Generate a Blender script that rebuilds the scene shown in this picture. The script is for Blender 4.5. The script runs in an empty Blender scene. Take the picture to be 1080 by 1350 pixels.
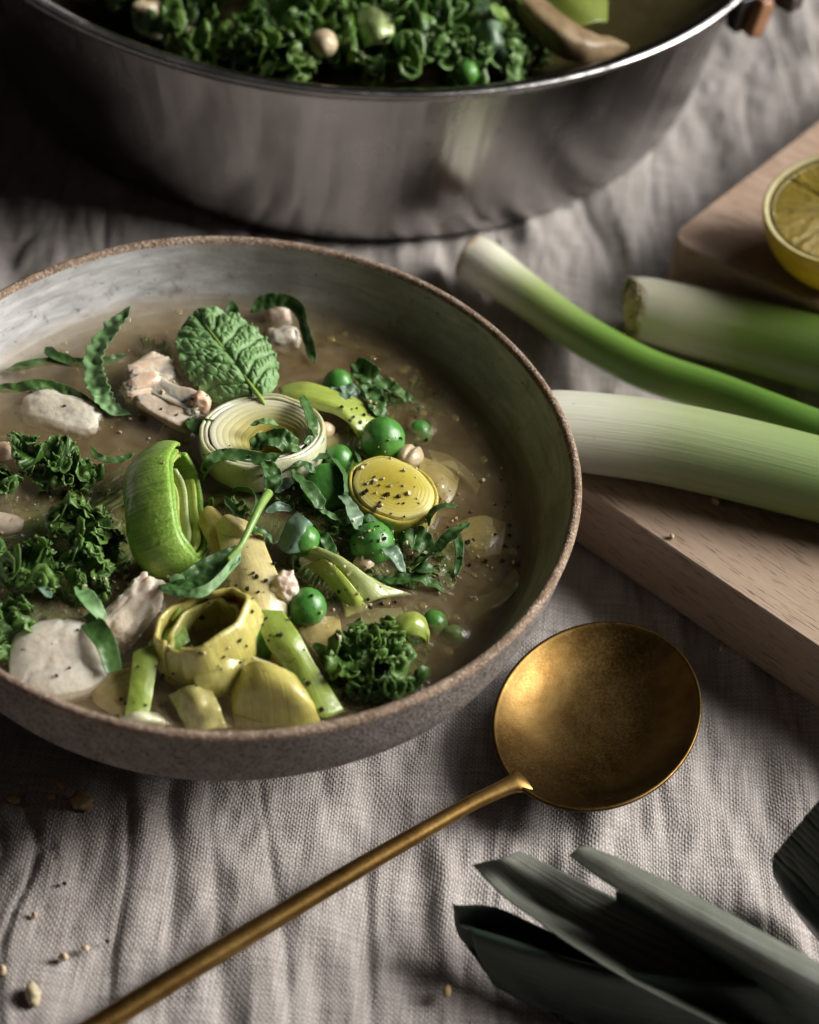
import bpy, bmesh, math, random
import numpy as np
from mathutils import Vector, Matrix, noise as mnoise, Euler

scene = bpy.context.scene
COL = scene.collection
rng = np.random.default_rng(11)
random.seed(5)
rad = math.radians

# ------------------------------------------------------------------ camera
F_PX, PITCH, ROLL = 2700.0, rad(46.5), rad(6.5)
HB = 0.055                                   # bowl rim height
CAM = np.array([0.0476, -0.3741, 0.3814 + HB])
_F = np.array([0, math.cos(PITCH), -math.sin(PITCH)])
_R0 = np.array([1.0, 0, 0]); _U0 = np.array([0, math.sin(PITCH), math.cos(PITCH)])
_R = _R0 * math.cos(ROLL) + _U0 * math.sin(ROLL)
_U = -_R0 * math.sin(ROLL) + _U0 * math.cos(ROLL)
cd = bpy.data.cameras.new('camera'); cam = bpy.data.objects.new('camera', cd); COL.objects.link(cam)
cd.sensor_fit = 'AUTO'; cd.sensor_width = 36; cd.lens = F_PX / 1350 * 36
cd.clip_start = 0.01; cd.clip_end = 50
mw = Matrix.Identity(4)
for i in range(3):
    mw[i][0], mw[i][1], mw[i][2], mw[i][3] = _R[i], _U[i], -_F[i], CAM[i]
cam.matrix_world = mw
scene.camera = cam

def ray(px, py):
    return _F + (px - 540) / F_PX * _R - (py - 675) / F_PX * _U
def W(px, py, z):
    """point of the horizontal plane z that the photograph shows at (px, py)"""
    d = ray(px, py); t = (z - CAM[2]) / d[2]
    return CAM + d * t
cd.dof.use_dof = True
cd.dof.focus_distance = float((W(430, 700, 0.04) - CAM) @ _F)
cd.dof.aperture_fstop = 9.0

# ------------------------------------------------------------------ world and window light
wd = bpy.data.worlds.new("World"); scene.world = wd; wd.use_nodes = True
bg = wd.node_tree.nodes['Background']
bg.inputs[0].default_value = (1.0, 0.78, 0.74, 1); bg.inputs[1].default_value = 0.016
def area(name, az, el, dist, size, power, col, target=(0.07, 0.015, 0.03), size_y=None, spread=180):
    l = bpy.data.lights.new(name, 'AREA'); l.energy = power; l.color = col; l.size = size; l.spread = rad(spread)
    if size_y: l.shape = 'RECTANGLE'; l.size_y = size_y
    o = bpy.data.objects.new(name, l); COL.objects.link(o)
    d = Vector((math.cos(rad(az)) * math.cos(rad(el)), math.sin(rad(az)) * math.cos(rad(el)), math.sin(rad(el))))
    o.location = Vector(target) + d * dist
    o.rotation_euler = d.to_track_quat('Z', 'Y').to_euler()
    return o
area('window_light', 12, 31, 1.25, 0.66, 5.3, (1.0, 0.98, 0.945), size_y=0.80, spread=56)
area('back_window_light', 42, 44, 1.5, 0.60, 4.0, (0.96, 0.98, 1.0), size_y=0.60)
vs = scene.view_settings
scene.display_settings.display_device = 'sRGB'
vs.view_transform = 'Standard'; vs.look = 'None'; vs.exposure = 0.0; vs.gamma = 1.0
scene.cycles.use_denoising = True
scene.cycles.max_bounces = 8
scene.cycles.caustics_reflective = False; scene.cycles.caustics_refractive = False

# ------------------------------------------------------------------ material helper
class NT:
    def __init__(s, name):
        s.m = bpy.data.materials.new(name); s.m.use_nodes = True
        s.t = s.m.node_tree; s.n = s.t.nodes; s.b = s.n['Principled BSDF']; s.out = s.n['Material Output']
    def new(s, typ, **kw):
        n = s.n.new('ShaderNode' + typ)
        for k, v in kw.items(): setattr(n, k, v)
        return n
    def L(s, a, b): s.t.links.new(a, b)
    def val(s, sock, v):
        if hasattr(v, 'is_output'): s.L(v, sock)
        elif isinstance(v, tuple) and len(v) == 3 and sock.type == 'RGBA': sock.default_value = (*v, 1)
        else: sock.default_value = v
    def math(s, op, a, b=0.0, c=None):
        n = s.new('Math', operation=op); s.val(n.inputs[0], a); s.val(n.inputs[1], b)
        if c is not None: s.val(n.inputs[2], c)
        return n.outputs[0]
    def coord(s, kind='Object', scale=(1, 1, 1), rot=(0, 0, 0)):
        tc = s.new('TexCoord'); mp = s.new('Mapping'); s.L(tc.outputs[kind], mp.inputs[0])
        mp.inputs['Scale'].default_value = scale; mp.inputs['Rotation'].default_value = rot
        return mp.outputs[0]
    def noise(s, vec, scale, detail=4.0, rough=0.55, dist=0.0):
        n = s.new('TexNoise'); s.L(vec, n.inputs['Vector']); n.inputs['Scale'].default_value = scale
        n.inputs['Detail'].default_value = detail; n.inputs['Roughness'].default_value = rough
        n.inputs['Distortion'].default_value = dist
        return n.outputs[0]
    def voro(s, vec, scale, feature='F1'):
        n = s.new('TexVoronoi', feature=feature); s.L(vec, n.inputs['Vector']); n.inputs['Scale'].default_value = scale
        return n.outputs['Distance'] 
    def ramp(s, fac, stops, interp='LINEAR'):
        n = s.new('ValToRGB'); s.L(fac, n.inputs[0]); cr = n.color_ramp; cr.interpolation = interp
        while len(cr.elements) < len(stops): cr.elements.new(0.5)
        for e, (p, c) in zip(cr.elements, stops):
            e.position = p; e.color = (*c, 1) if isinstance(c, tuple) else (c, c, c, 1)
        return n.outputs[0]
    def mix(s, fac, a, b, blend='MIX'):
        n = s.new('Mix', data_type='RGBA', blend_type=blend)
        s.val(n.inputs[0], fac); s.val(n.inputs[6], a); s.val(n.inputs[7], b)
        return n.outputs[2]
    def bump(s, h, strength, dist, normal=None):
        n = s.new('Bump'); n.inputs['Strength'].default_value = strength; n.inputs['Distance'].default_value = dist
        s.L(h, n.inputs['Height'])
        if normal: s.L(normal, n.inputs['Normal'])
        return n.outputs[0]
    def set(s, **kw):
        names = dict(col='Base Color', rough='Roughness', metal='Metallic', nrm='Normal', spec='Specular IOR Level',
                     coat='Coat Weight', crough='Coat Roughness', sss='Subsurface Weight', srad='Subsurface Radius',
                     sscale='Subsurface Scale', aniso='Anisotropic', tan='Tangent', sheen='Sheen Weight', cnrm='Coat Normal', alpha='Alpha', ior='IOR')
        for k, v in kw.items(): s.val(s.b.inputs[names[k]], v)
        return s
    def translucent(s, col, fac):
        t = s.new('BsdfTranslucent'); s.val(t.inputs[0], col)
        mx = s.new('MixShader'); mx.inputs[0].default_value = fac
        s.L(s.b.outputs[0], mx.inputs[1]); s.L(t.outputs[0], mx.inputs[2]); s.L(mx.outputs[0], s.out.inputs[0])
        return s

# linen -------------------------------------------------------------
def mat_linen():
    s = NT('linen'); P = 0.00074
    c = s.coord('Object')
    wob = s.new('TexNoise'); s.L(c, wob.inputs['Vector']); wob.inputs['Scale'].default_value = 55; wob.inputs['Detail'].default_value = 3
    sub = s.new('VectorMath', operation='SUBTRACT'); s.L(wob.outputs['Color'], sub.inputs[0]); sub.inputs[1].default_value = (.5, .5, .5)
    ma = s.new('VectorMath', operation='MULTIPLY_ADD'); s.L(sub.outputs[0], ma.inputs[0]); ma.inputs[1].default_value = (.0040, .0040, 0); s.L(c, ma.inputs[2])
    sp = s.new('SeparateXYZ'); s.L(ma.outputs[0], sp.inputs[0])
    k = math.pi / P
    sx = s.math('SINE', s.math('MULTIPLY', sp.outputs[0], k)); sy = s.math('SINE', s.math('MULTIPLY', sp.outputs[1], k))
    w0 = s.math('MULTIPLY_ADD', s.math('MULTIPLY', sx, sy), 0.5, 0.5)
    w = s.math('ADD', s.math('MULTIPLY', w0, .68), s.math('MULTIPLY', s.math('ABSOLUTE', sx), .32))
    # thread slubs: noise stretched along warp and weft
    c1 = s.coord('Object', (1600, 60, 1)); c2 = s.coord('Object', (60, 1600, 1))
    slub = s.math('ADD', s.noise(c1, 1.0, 2), s.noise(c2, 1.0, 2))
    grain = s.noise(c, 1500, 2)
    h = s.math('ADD', s.math('MULTIPLY', w, 0.75), s.math('MULTIPLY', s.math('ADD', slub, grain), 0.42))
    big = s.noise(c, 14, 4)
    fib = s.ramp(s.math('ADD', s.math('MULTIPLY', slub, .5), s.math('MULTIPLY', grain, .0)), [(0.34, (.32, .285, .258)), (0.66, (.60, .565, .53))])
    gap = s.ramp(w, [(0.05, (.50, .42, .41)), (0.55, (1, 1, 1))])  # shade in the gaps between threads, painted as darker colour
    col = s.mix(1.0, fib, gap, 'MULTIPLY')
    col = s.mix(1.0, col, s.ramp(big, [(.3, (.86, .83, .83)), (.7, (1, 1, 1))]), 'MULTIPLY')
    s.set(col=col, rough=0.92, spec=0.15, sheen=0.12, nrm=s.bump(h, 0.9, 0.00035))
    return s.m
def mat_clay(name, lo, hi, speck, specks=0.62, bump=0.0006):
    s = NT(name); c = s.coord('Object')
    n1 = s.noise(c, 260, 5, .65); n2 = s.noise(c, 1200, 3, .6); n3 = s.noise(c, 60, 3)
    col = s.ramp(n1, [(.3, lo), (.68, hi)])
    sp = s.ramp(n2, [(specks - .06, 0.0), (specks + .03, 1.0)])
    col = s.mix(sp, col, speck)
    col = s.mix(1.0, col, s.ramp(n3, [(.3, (.8, .78, .76)), (.7, (1.05, 1.03, 1.0))]), 'MULTIPLY')
    s.set(col=col, rough=.78, spec=.3, nrm=s.bump(s.math('ADD', n1, n2), .75, bump))
    return s.m
def mat_glaze():
    s = NT('grey_glaze'); c = s.coord('Object')
    # brushed slip: noise in cylindrical coordinates, stretched round the bowl
    sp = s.new('SeparateXYZ'); s.L(c, sp.inputs[0])
    ang = s.math('ARCTAN2', sp.outputs[1], sp.outputs[0])
    cb = s.new('CombineXYZ'); s.L(s.math('MULTIPLY', ang, 2.4), cb.inputs[0]); s.L(s.math('MULTIPLY', sp.outputs[2], 150), cb.inputs[1])
    st = s.noise(cb.outputs[0], 2.2, 6, .65, .4)
    n1 = s.noise(c, 130, 5, .7); n2 = s.noise(c, 700, 3, .6); n3 = s.noise(c, 38, 4, .6)
    col = s.ramp(st, [(.28, (.25, .24, .228)), (.5, (.41, .40, .39)), (.72, (.57, .56, .545))])
    blot = s.ramp(n3, [(.48, 0.0), (.66, .7)])
    col = s.mix(blot, col, (.24, .23, .19))
    col = s.mix(s.ramp(n1, [(.60, 0.0), (.70, .7)]), col, (.16, .14, .12))
    col = s.mix(s.ramp(n2, [(.66, 0.0), (.71, .8)]), col, (.10, .08, .06))
    wl = s.math('ADD', sp.outputs[2], s.math('MULTIPLY', s.math('SUBTRACT', n3, .5), .006)); col = s.mix(s.ramp(s.math('MULTIPLY', wl, 10), [(.385, .55), (.412, 0.0)]), col, (.34, .27, .17))
    s.set(col=col, rough=.42, spec=.35, coat=.15, crough=.35, nrm=s.bump(s.math('ADD', st, n1), .35, .0004))
    return s.m
def mat_broth(name, stops, cream, alpha, coat=0.0, skin=False):
    s = NT(name); c = s.coord('Object')
    n1 = s.noise(c, 34, 5, .6, 1.2); n2 = s.noise(c, 170, 5, .65, .6)
    col = s.ramp(s.math('ADD', s.math('MULTIPLY', n1, .7), s.math('MULTIPLY', n2, .3)), stops)
    col = s.mix(s.ramp(s.noise(c, 60, 4, .6, 2.0), [(.52, 0.0), (.72, .55)]), col, cream)
    s.set(col=col, rough=.35, spec=.3, coat=coat, crough=.035, sss=.3, srad=(.9, .55, .3), sscale=.004,
          nrm=s.bump(n2, .10, .0012), cnrm=s.bump(s.math('ADD', s.noise(c, 95, 3), s.math('MULTIPLY', s.noise(c, 420, 2), .25)), .22, .0012))
    tc = s.new('TexCoord'); su = s.new('SeparateXYZ'); s.L(tc.outputs['UV'], su.inputs[0])
    s.set(alpha=s.math('MULTIPLY', s.math('ADD', s.math('MULTIPLY', n2, .27), alpha), su.outputs[0]))   # thinner where the bowl wall rises
    if skin:
        fr = s.new('LayerWeight'); fr.inputs['Blend'].default_value = .5; gl = s.new('BsdfGlossy'); gl.inputs['Roughness'].default_value = .045
        nb = s.bump(s.math('ADD', s.noise(c, 95, 3), s.math('MULTIPLY', s.noise(c, 420, 2), .25)), .25, .0012); s.L(nb, gl.inputs['Normal']); s.L(nb, fr.inputs['Normal'])
        mx = s.new('MixShader'); s.L(s.math('MULTIPLY_ADD', s.math('POWER', fr.outputs['Facing'], 5.0), .9, .03), mx.inputs[0]); s.L(s.b.outputs[0], mx.inputs[1]); s.L(gl.outputs[0], mx.inputs[2]); s.L(mx.outputs[0], s.out.inputs[0])
    return s.m
def mat_steel():
    s = NT('brushed_steel'); c = s.coord('Object', (1, 1, 1))
    sp = s.new('SeparateXYZ'); s.L(c, sp.inputs[0])
    ang = s.math('ARCTAN2', sp.outputs[1], sp.outputs[0])
    cb = s.new('CombineXYZ'); s.L(s.math('MULTIPLY', ang, 6.), cb.inputs[0]); s.L(s.math('MULTIPLY', sp.outputs[2], 2600), cb.inputs[1])
    br = s.noise(cb.outputs[0], 1.0, 4, .6); sm = s.noise(c, 40, 5, .6)
    spots = s.ramp(s.noise(c, 75, 2, .5), [(.70, 0.0), (.76, .6)])
    t = s.new('Tangent', direction_type='RADIAL', axis='Z')
    col = s.ramp(sm, [(.3, (.36, .34, .335)), (.7, (.48, .46, .455))])
    cw = s.new('CombineXYZ'); s.L(s.math('MULTIPLY', ang, 7.), cw.inputs[0]); s.L(s.math('MULTIPLY', sp.outputs[2], 6), cw.inputs[1])
    wav = s.noise(cw.outputs[0], 1.0, 3, .55)
    col = s.mix(spots, col, (.17, .15, .15)); col = s.mix(1.0, col, s.ramp(wav, [(.35, .72), (.62, 1.0)]), 'MULTIPLY')  # wav also paints dark reflection bands into the steel colour
    s.set(col=col, metal=1.0, rough=s.ramp(sm, [(.3, .20), (.7, .30)]), aniso=.72, tan=t.outputs[0], nrm=s.bump(br, .12, .0001, s.bump(wav, .6, .0022)))
    return s.m
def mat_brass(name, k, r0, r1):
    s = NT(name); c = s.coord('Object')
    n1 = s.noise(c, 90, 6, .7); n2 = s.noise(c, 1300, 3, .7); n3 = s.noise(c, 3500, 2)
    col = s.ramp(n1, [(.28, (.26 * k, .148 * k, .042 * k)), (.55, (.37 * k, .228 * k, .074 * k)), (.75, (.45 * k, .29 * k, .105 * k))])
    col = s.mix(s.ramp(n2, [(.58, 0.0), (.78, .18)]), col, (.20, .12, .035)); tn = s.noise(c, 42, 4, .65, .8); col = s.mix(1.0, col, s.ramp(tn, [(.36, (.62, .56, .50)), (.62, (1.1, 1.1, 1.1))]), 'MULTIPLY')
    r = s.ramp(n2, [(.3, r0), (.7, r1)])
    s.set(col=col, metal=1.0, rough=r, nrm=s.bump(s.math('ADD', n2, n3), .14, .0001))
    return s.m
def mat_wood(name, base, dark, light, rot):
    s = NT(name)
    c = s.coord('Object', (1, 1, 1), (0, 0, rot))
    st = s.new('Mapping'); s.L(c, st.inputs[0]); st.inputs['Scale'].default_value = (5, 75, 75)
    n1 = s.noise(st.outputs[0], 1.0, 5, .6, .6)
    st2 = s.new('Mapping'); s.L(c, st2.inputs[0]); st2.inputs['Scale'].default_value = (70, 1500, 1500)
    n2 = s.noise(st2.outputs[0], 1.0, 3, .6)
    st3 = s.new('Mapping'); s.L(c, st3.inputs[0]); st3.inputs['Scale'].default_value = (150, 2300, 2300)
    n3 = s.noise(st3.outputs[0], 1.0, 1, .5)
    col = s.ramp(n1, [(.25, dark), (.5, base), (.75, light)])
    col = s.mix(1.0, col, s.ramp(n2, [(.25, (.82, .80, .78)), (.6, (1, 1, 1))]), 'MULTIPLY')
    pore = s.ramp(n3, [(.62, 0.0), (.69, .8)])
    col = s.mix(pore, col, tuple(x * .35 for x in dark))
    s.set(col=col, rough=.62, spec=.3, nrm=s.bump(s.math('SUBTRACT', n2, pore), .35, .0002))
    return s.m
def organic(name, stops, kind='Object', scale=(1, 1, 1), nscale=100, rough=.4, bump=.3, bdist=.0004, sss=.3, coat=.2,
            srad=(.7, .6, .3), sscale=.003, speck=None, trans=None, detail=5, fine=900, crough=.15, dist=.3):
    s = NT(name); c = s.coord(kind, scale); o = s.coord('Object')
    n1 = s.noise(c, nscale, detail, .6, dist); n2 = s.noise(o, fine, 3, .6)
    col = s.ramp(n1, stops)
    col = s.mix(1.0, col, s.ramp(n2, [(.3, .84), (.65, 1.0)]), 'MULTIPLY')
    oi = s.new('ObjectInfo'); col = s.mix(1.0, col, s.ramp(oi.outputs['Random'], [(0.0, (.80, .84, .78)), (.5, (1, 1, 1)), (1.0, (1.12, 1.04, .92))]), 'MULTIPLY')
    if speck: col = s.mix(s.ramp(s.noise(o, 500, 2), [(speck[1], 0.0), (speck[1] + .04, 1.0)]), col, speck[0])
    s.set(col=col, rough=rough, spec=.4, coat=coat, crough=crough, nrm=s.bump(s.math('ADD', n1, s.math('MULTIPLY', n2, .5)), bump, bdist))
    if coat >= .3: s.set(cnrm=s.bump(s.noise(o, 650, 3, .6), .45, .0006))
    if sss: s.set(sss=sss, srad=srad, sscale=sscale)
    if trans: s.translucent(trans[0], trans[1])
    return s.m
def grad_leek(name, stops, coat=.1, rough=.42, streak=.15):
    """whole leek: colour runs along the stem (UV v), fine fibres along it"""
    s = NT(name)
    tc = s.new('TexCoord'); sp = s.new('SeparateXYZ'); s.L(tc.outputs['UV'], sp.inputs[0])
    c = s.coord('UV', (110, 2.4, 1)); n1 = s.noise(c, 1.0, 5, .65)
    c2 = s.coord('UV', (9, 1.2, 1)); n2 = s.noise(c2, 1.0, 3, .5)
    f = s.math('ADD', sp.outputs[1], s.math('MULTIPLY', s.math('SUBTRACT', n1, .5), .10))
    f = s.math('ADD', f, s.math('MULTIPLY', s.math('SUBTRACT', n2, .5), .14))
    col = s.ramp(f, stops)
    col = s.mix(1.0, col, s.ramp(n1, [(.3, 1 - streak), (.65, 1.0)]), 'MULTIPLY')
    o = s.coord('Object'); sm = s.ramp(s.noise(o, 170, 3), [(.68, 0.0), (.76, .5)])
    col = s.mix(sm, col, (.20, .16, .08))
    s.set(col=col, rough=rough, spec=.4, coat=coat, crough=.3, sss=.25, srad=(.6, .6, .3), sscale=.003, nrm=s.bump(n1, .45, .0005))
    return s.m

def mat_kale():
    s = NT('kale_green'); o = s.coord('Object'); tc = s.new('TexCoord'); sp = s.new('SeparateXYZ'); s.L(tc.outputs['UV'], sp.inputs[0])
    n1 = s.noise(o, 240, 5, .6, .4); n2 = s.noise(o, 60, 2)
    col = s.ramp(s.math('ADD', s.math('MULTIPLY', n1, .65), s.math('MULTIPLY', n2, .35)), [(.30, (.026, .080, .012)), (.50, (.066, .155, .020)), (.72, (.19, .31, .055))])
    v = s.new('TexNoise'); s.L(s.coord('UV', (46, 2.5, 1)), v.inputs['Vector']); v.inputs['Scale'].default_value = 1.0
    vein = s.ramp(s.math('ABSOLUTE', s.math('SUBTRACT', v.outputs[0], .5)), [(.004, .55), (.035, 0.0)])
    col = s.mix(vein, col, (.20, .32, .10)); col = s.mix(s.ramp(sp.outputs[1], [(.03, .85), (.09, 0.0)]), col, (.34, .44, .20)); col = s.mix(s.ramp(sp.outputs[1], [(.84, 0.0), (1.0, .55)]), col, (.24, .40, .11))  # last mix puts the light on curled edges into the colour
    oi = s.new('ObjectInfo'); col = s.mix(1.0, col, s.ramp(oi.outputs['Random'], [(0.0, (.70, .76, .72)), (.5, (1, 1, 1)), (1.0, (1.25, 1.12, .95))]), 'MULTIPLY')
    s.set(col=col, rough=.40, spec=.4, coat=.20, crough=.14, nrm=s.bump(n1, .5, .0007)); s.translucent((.17, .30, .04), .28)
    return s.m

def mat_ringface(name, stops):
    s = NT(name); tc = s.new('TexCoord'); sp = s.new('SeparateXYZ'); s.L(tc.outputs['UV'], sp.inputs[0])
    n1 = s.noise(s.coord('UV', (90, 3, 1)), 1.0, 4, .6); v = s.math('ADD', sp.outputs[0], s.math('MULTIPLY', s.math('SUBTRACT', n1, .5), .05))
    col = s.ramp(v, stops)
    s.set(col=col, rough=.32, spec=.4, coat=.4, crough=.15, sss=.5, srad=(.9, .8, .35), sscale=.003, nrm=s.bump(n1, .25, .0004))
    return s.m

def mat_clear(name, col, alpha):
    s = NT(name); s.set(col=col, rough=.05, spec=.6, coat=1.0, crough=.02, alpha=alpha); return s.m

M = dict(
    oil=mat_clear('oil_sheen', (.42, .33, .12), .35), bubble=mat_clear('bubble_film', (.6, .55, .42), .18),
    linen=mat_linen(),
    clay=mat_clay('speckled_clay', (.19, .165, .15), (.32, .285, .26), (.07, .055, .045), .57),
    rim=mat_clay('toasted_clay_rim', (.16, .095, .055), (.36, .26, .19), (.50, .42, .34), .60, .0011),
    glaze=mat_glaze(),
    broth=mat_broth('cloudy_broth', [(.34, (.26, .17, .07)), (.50, (.43, .315, .155)), (.66, (.57, .455, .265))], (.64, .54, .36), .09, 0.0, True),
    deep=mat_broth('deep_broth', [(.34, (.085, .052, .015)), (.50, (.16, .108, .040)), (.66, (.26, .19, .088))], (.32, .255, .14), .22),
    potbroth=mat_broth('dark_pot_broth', [(.35, (.030, .024, .007)), (.65, (.06, .048, .016))], (.07, .06, .025), .8, .15),
    steel=mat_steel(), brass=mat_brass('brushed_brass_shaded', .29, .31, .46), brass2=mat_brass('brushed_brass_lit', .85, .32, .44),  # same brass twice: spoon bowl darkened as if shaded, handle brightened as if lit
    wood=mat_wood('pale_ash_wood', (.40, .29, .21), (.31, .215, .15), (.46, .345, .255), rad(39)),
    wood2=mat_wood('warm_beech_wood', (.48, .34, .25), (.30, .19, .13), (.57, .43, .33), rad(28)),
    leekA=grad_leek('leek_white_to_bright_green', [(.005, (.42, .30, .18)), (.04, (.74, .68, .55)), (.16, (.76, .74, .58)), (.29, (.36, .45, .15)), (.42, (.18, .33, .05)), (.70, (.12, .25, .035)), (1., (.09, .20, .03))]),
    leekB=grad_leek('leek_white_to_pale_green', [(.0, (.68, .67, .58)), (.32, (.58, .58, .44)), (.56, (.35, .41, .20)), (.85, (.22, .32, .105)), (1., (.19, .29, .09))]),
    leekC=grad_leek('leek_white_to_deep_green', [(.0, (.54, .48, .34)), (.10, (.58, .55, .42)), (.40, (.48, .46, .32)), (.60, (.14, .20, .04)), (.76, (.08, .14, .02)), (1., (.07, .12, .02))]),
    cutend=organic('leek_cut_end', [(.3, (.42, .27, .15)), (.7, (.62, .52, .36))], nscale=300, rough=.7, coat=0),
    roots=organic('leek_root_hair', [(.3, (.38, .29, .16)), (.7, (.64, .54, .36))], nscale=300, rough=.8, coat=0, sss=0),
    tops=organic('dark_leek_leaf', [(.3, (.018, .034, .023)), (.7, (.05, .072, .055))], 'UV', (60, 1.2, 1), 1.0, rough=.38, bump=.4, bdist=.0005, sss=0, coat=.12, crough=.35),
    topsgrey=organic('grey_green_leek_leaf', [(.34, (.045, .066, .050)), (.66, (.25, .265, .24))], 'UV', (44, .7, 1), 1.0, fine=260, rough=.42, bump=.5, bdist=.0006, sss=0, coat=.1, crough=.35),
    pea=organic('pea_green', [(.3, (.045, .19, .028)), (.7, (.115, .315, .055))], nscale=140, rough=.40, bump=.35, bdist=.0005, sss=.35, coat=.35, srad=(.3, .8, .2), fine=1800, crough=.2),
    kale=mat_kale(),
    mint=organic('mint_green', [(.3, (.13, .27, .085)), (.7, (.27, .45, .19))], nscale=260, rough=.5, bump=.3, bdist=.0003, sss=0, coat=.05, trans=((.16, .34, .08), .18)),
    herb=organic('herb_green', [(.3, (.035, .105, .024)), (.7, (.11, .22, .060))], nscale=260, rough=.46, bump=.45, bdist=.0005, sss=0, coat=.12, trans=((.10, .28, .05), .22)),
    herbgrey=organic('wet_greygreen', [(.3, (.12, .22, .14)), (.7, (.24, .36, .25))], 'UV', (40, 2, 1), 1.0, rough=.35, bump=.2, sss=0, coat=.4, trans=((.2, .36, .18), .2)),
    stem=organic('stem_green', [(.3, (.20, .36, .07)), (.7, (.34, .48, .13))], nscale=200, rough=.4, sss=.2),
    chick=organic('cooked_chicken', [(.25, (.70, .58, .46)), (.5, (.77, .68, .57)), (.75, (.82, .76, .67))], nscale=200, rough=.42, bump=.4, bdist=.0008, sss=.5, coat=.3, srad=(.9, .5, .35), sscale=.003, fine=700),
    chickpink=organic('tan_chicken', [(.25, (.60, .43, .31)), (.5, (.72, .58, .46)), (.75, (.80, .70, .60))], nscale=200, rough=.40, bump=.4, bdist=.0008, sss=.5, coat=.3, srad=(.9, .5, .35), sscale=.003, fine=700),
    bean=organic('pale_bean', [(.3, (.58, .42, .26)), (.7, (.72, .60, .42))], nscale=150, rough=.4, sss=.4, coat=.3, srad=(.9, .6, .3)),
    lk_white=organic('cooked_leek_white', [(.25, (.64, .60, .36)), (.7, (.76, .74, .54))], 'UV', (60, 1.5, 1), 1.0, rough=.33, bump=.3, sss=.45, coat=.85, srad=(.8, .8, .35), crough=.10),
    lk_cream=organic('cooked_leek_cream', [(.25, (.52, .45, .19)), (.7, (.66, .60, .33))], 'UV', (50, 1.5, 1), 1.0, rough=.33, bump=.3, sss=.45, coat=.85, srad=(.8, .8, .35), crough=.10),
    lk_yellow=organic('cooked_leek_yellow', [(.25, (.42, .375, .075)), (.7, (.59, .55, .20))], 'UV', (50, 1.5, 1), 1.0, rough=.3, bump=.40, sss=.45, coat=.85, srad=(.8, .7, .25), fine=600, crough=.10),
    lk_ringface=mat_ringface('leek_ring_face', [(.0, (.46, .37, .05)), (.14, (.58, .51, .15)), (.30, (.68, .63, .33)), (.48, (.76, .73, .52))]),
    lk_goldface=mat_ringface('gold_leek_face', [(.0, (.34, .27, .03)), (.2, (.43, .35, .05)), (.38, (.52, .44, .09)), (.5, (.62, .56, .22))]),
    lk_gold=organic('cooked_leek_gold', [(.25, (.42, .33, .04)), (.7, (.58, .49, .12))], 'UV', (50, 1.5, 1), 1.0, rough=.3, bump=.3, sss=.45, coat=.85, srad=(.8, .7, .25), crough=.10),
    lk_lime=organic('cooked_leek_lime', [(.25, (.27, .38, .045)), (.7, (.46, .53, .13))], 'UV', (50, 1.5, 1), 1.0, rough=.3, bump=.3, sss=.4, coat=.85, srad=(.7, .8, .25), crough=.10),
    lk_green=organic('cooked_leek_green', [(.25, (.13, .30, .02)), (.7, (.30, .47, .07))], 'UV', (55, 1.2, 1), 1.0, rough=.36, bump=.45, bdist=.0006, sss=.3, coat=.85, srad=(.5, .8, .2), crough=.10),
    lk_olive=organic('olive_leek', [(.25, (.10, .14, .018)), (.7, (.20, .25, .045))], 'UV', (40, 1.2, 1), 1.0, rough=.4, bump=.4, sss=.2, coat=.2, crough=.10),
    lk_fresh=organic('fresh_leek_green', [(.25, (.17, .34, .03)), (.7, (.34, .51, .10))], 'UV', (20, .8, 1), 1.0, rough=.36, bump=.9, bdist=.0008, sss=.35, coat=.25, srad=(.5, .8, .2), crough=.10),
    lk_pale=organic('cooked_leek_pale_green', [(.25, (.36, .46, .16)), (.7, (.54, .60, .30))], 'UV', (40, 1.2, 1), 1.0, rough=.3, bump=.4, bdist=.0006, sss=.4, coat=.85, srad=(.7, .8, .3), crough=.10),
    lk_glass=organic('translucent_leek', [(.25, (.42, .35, .10)), (.7, (.56, .49, .21))], 'UV', (30, 2, 1), 1.0, rough=.24, bump=.25, sss=.5, coat=.85, srad=(.9, .8, .4), sscale=.005, crough=.08),
    rind=organic('lemon_rind', [(.3, (.48, .31, .012)), (.7, (.60, .43, .03))], nscale=80, rough=.4, bump=.5, bdist=.0012, sss=.2, coat=.2, fine=600),
    pith=organic('lemon_pith', [(.3, (.40, .34, .15)), (.7, (.50, .45, .26))], nscale=200, rough=.6, coat=0),
    pulp=organic('lemon_pulp', [(.3, (.27, .18, .02)), (.55, (.38, .27, .045)), (.8, (.52, .42, .15))], 'UV', (7, 3.5, 1), 1.0, rough=.22, bump=.8, bdist=.0012, sss=.5, coat=.5, sscale=.004),
    pepper=organic('black_pepper', [(.3, (.010, .007, .005)), (.7, (.05, .03, .02))], nscale=900, rough=.6, coat=0, sss=0),
    crumb=organic('pale_crumb', [(.3, (.48, .36, .22)), (.7, (.72, .60, .43))], nscale=600, rough=.6, coat=.1, sss=.2),
    crust=organic('bread_crust', [(.3, (.28, .17, .06)), (.7, (.54, .39, .19))], nscale=400, rough=.7, coat=0, sss=0, bump=.6),
    copper=organic('copper_rivet', [(.3, (.30, .13, .07)), (.7, (.42, .20, .11))], nscale=100, rough=.4, coat=.1, sss=0),
    black=organic('dark_bracket', [(.3, (.012, .010, .010)), (.7, (.03, .026, .025))], nscale=100, rough=.35, coat=.1, sss=0),
    peel=organic('tan_peel', [(.3, (.15, .09, .035)), (.7, (.31, .225, .13))], nscale=120, rough=.5, bump=.5, bdist=.001, sss=.2, coat=.2),
    table=organic('dark_table_wood', [(.3, (.05, .03, .02)), (.7, (.09, .055, .035))], 'Object', (2, 30, 2), 1.0, rough=.5, coat=.05, sss=0),
)

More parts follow.
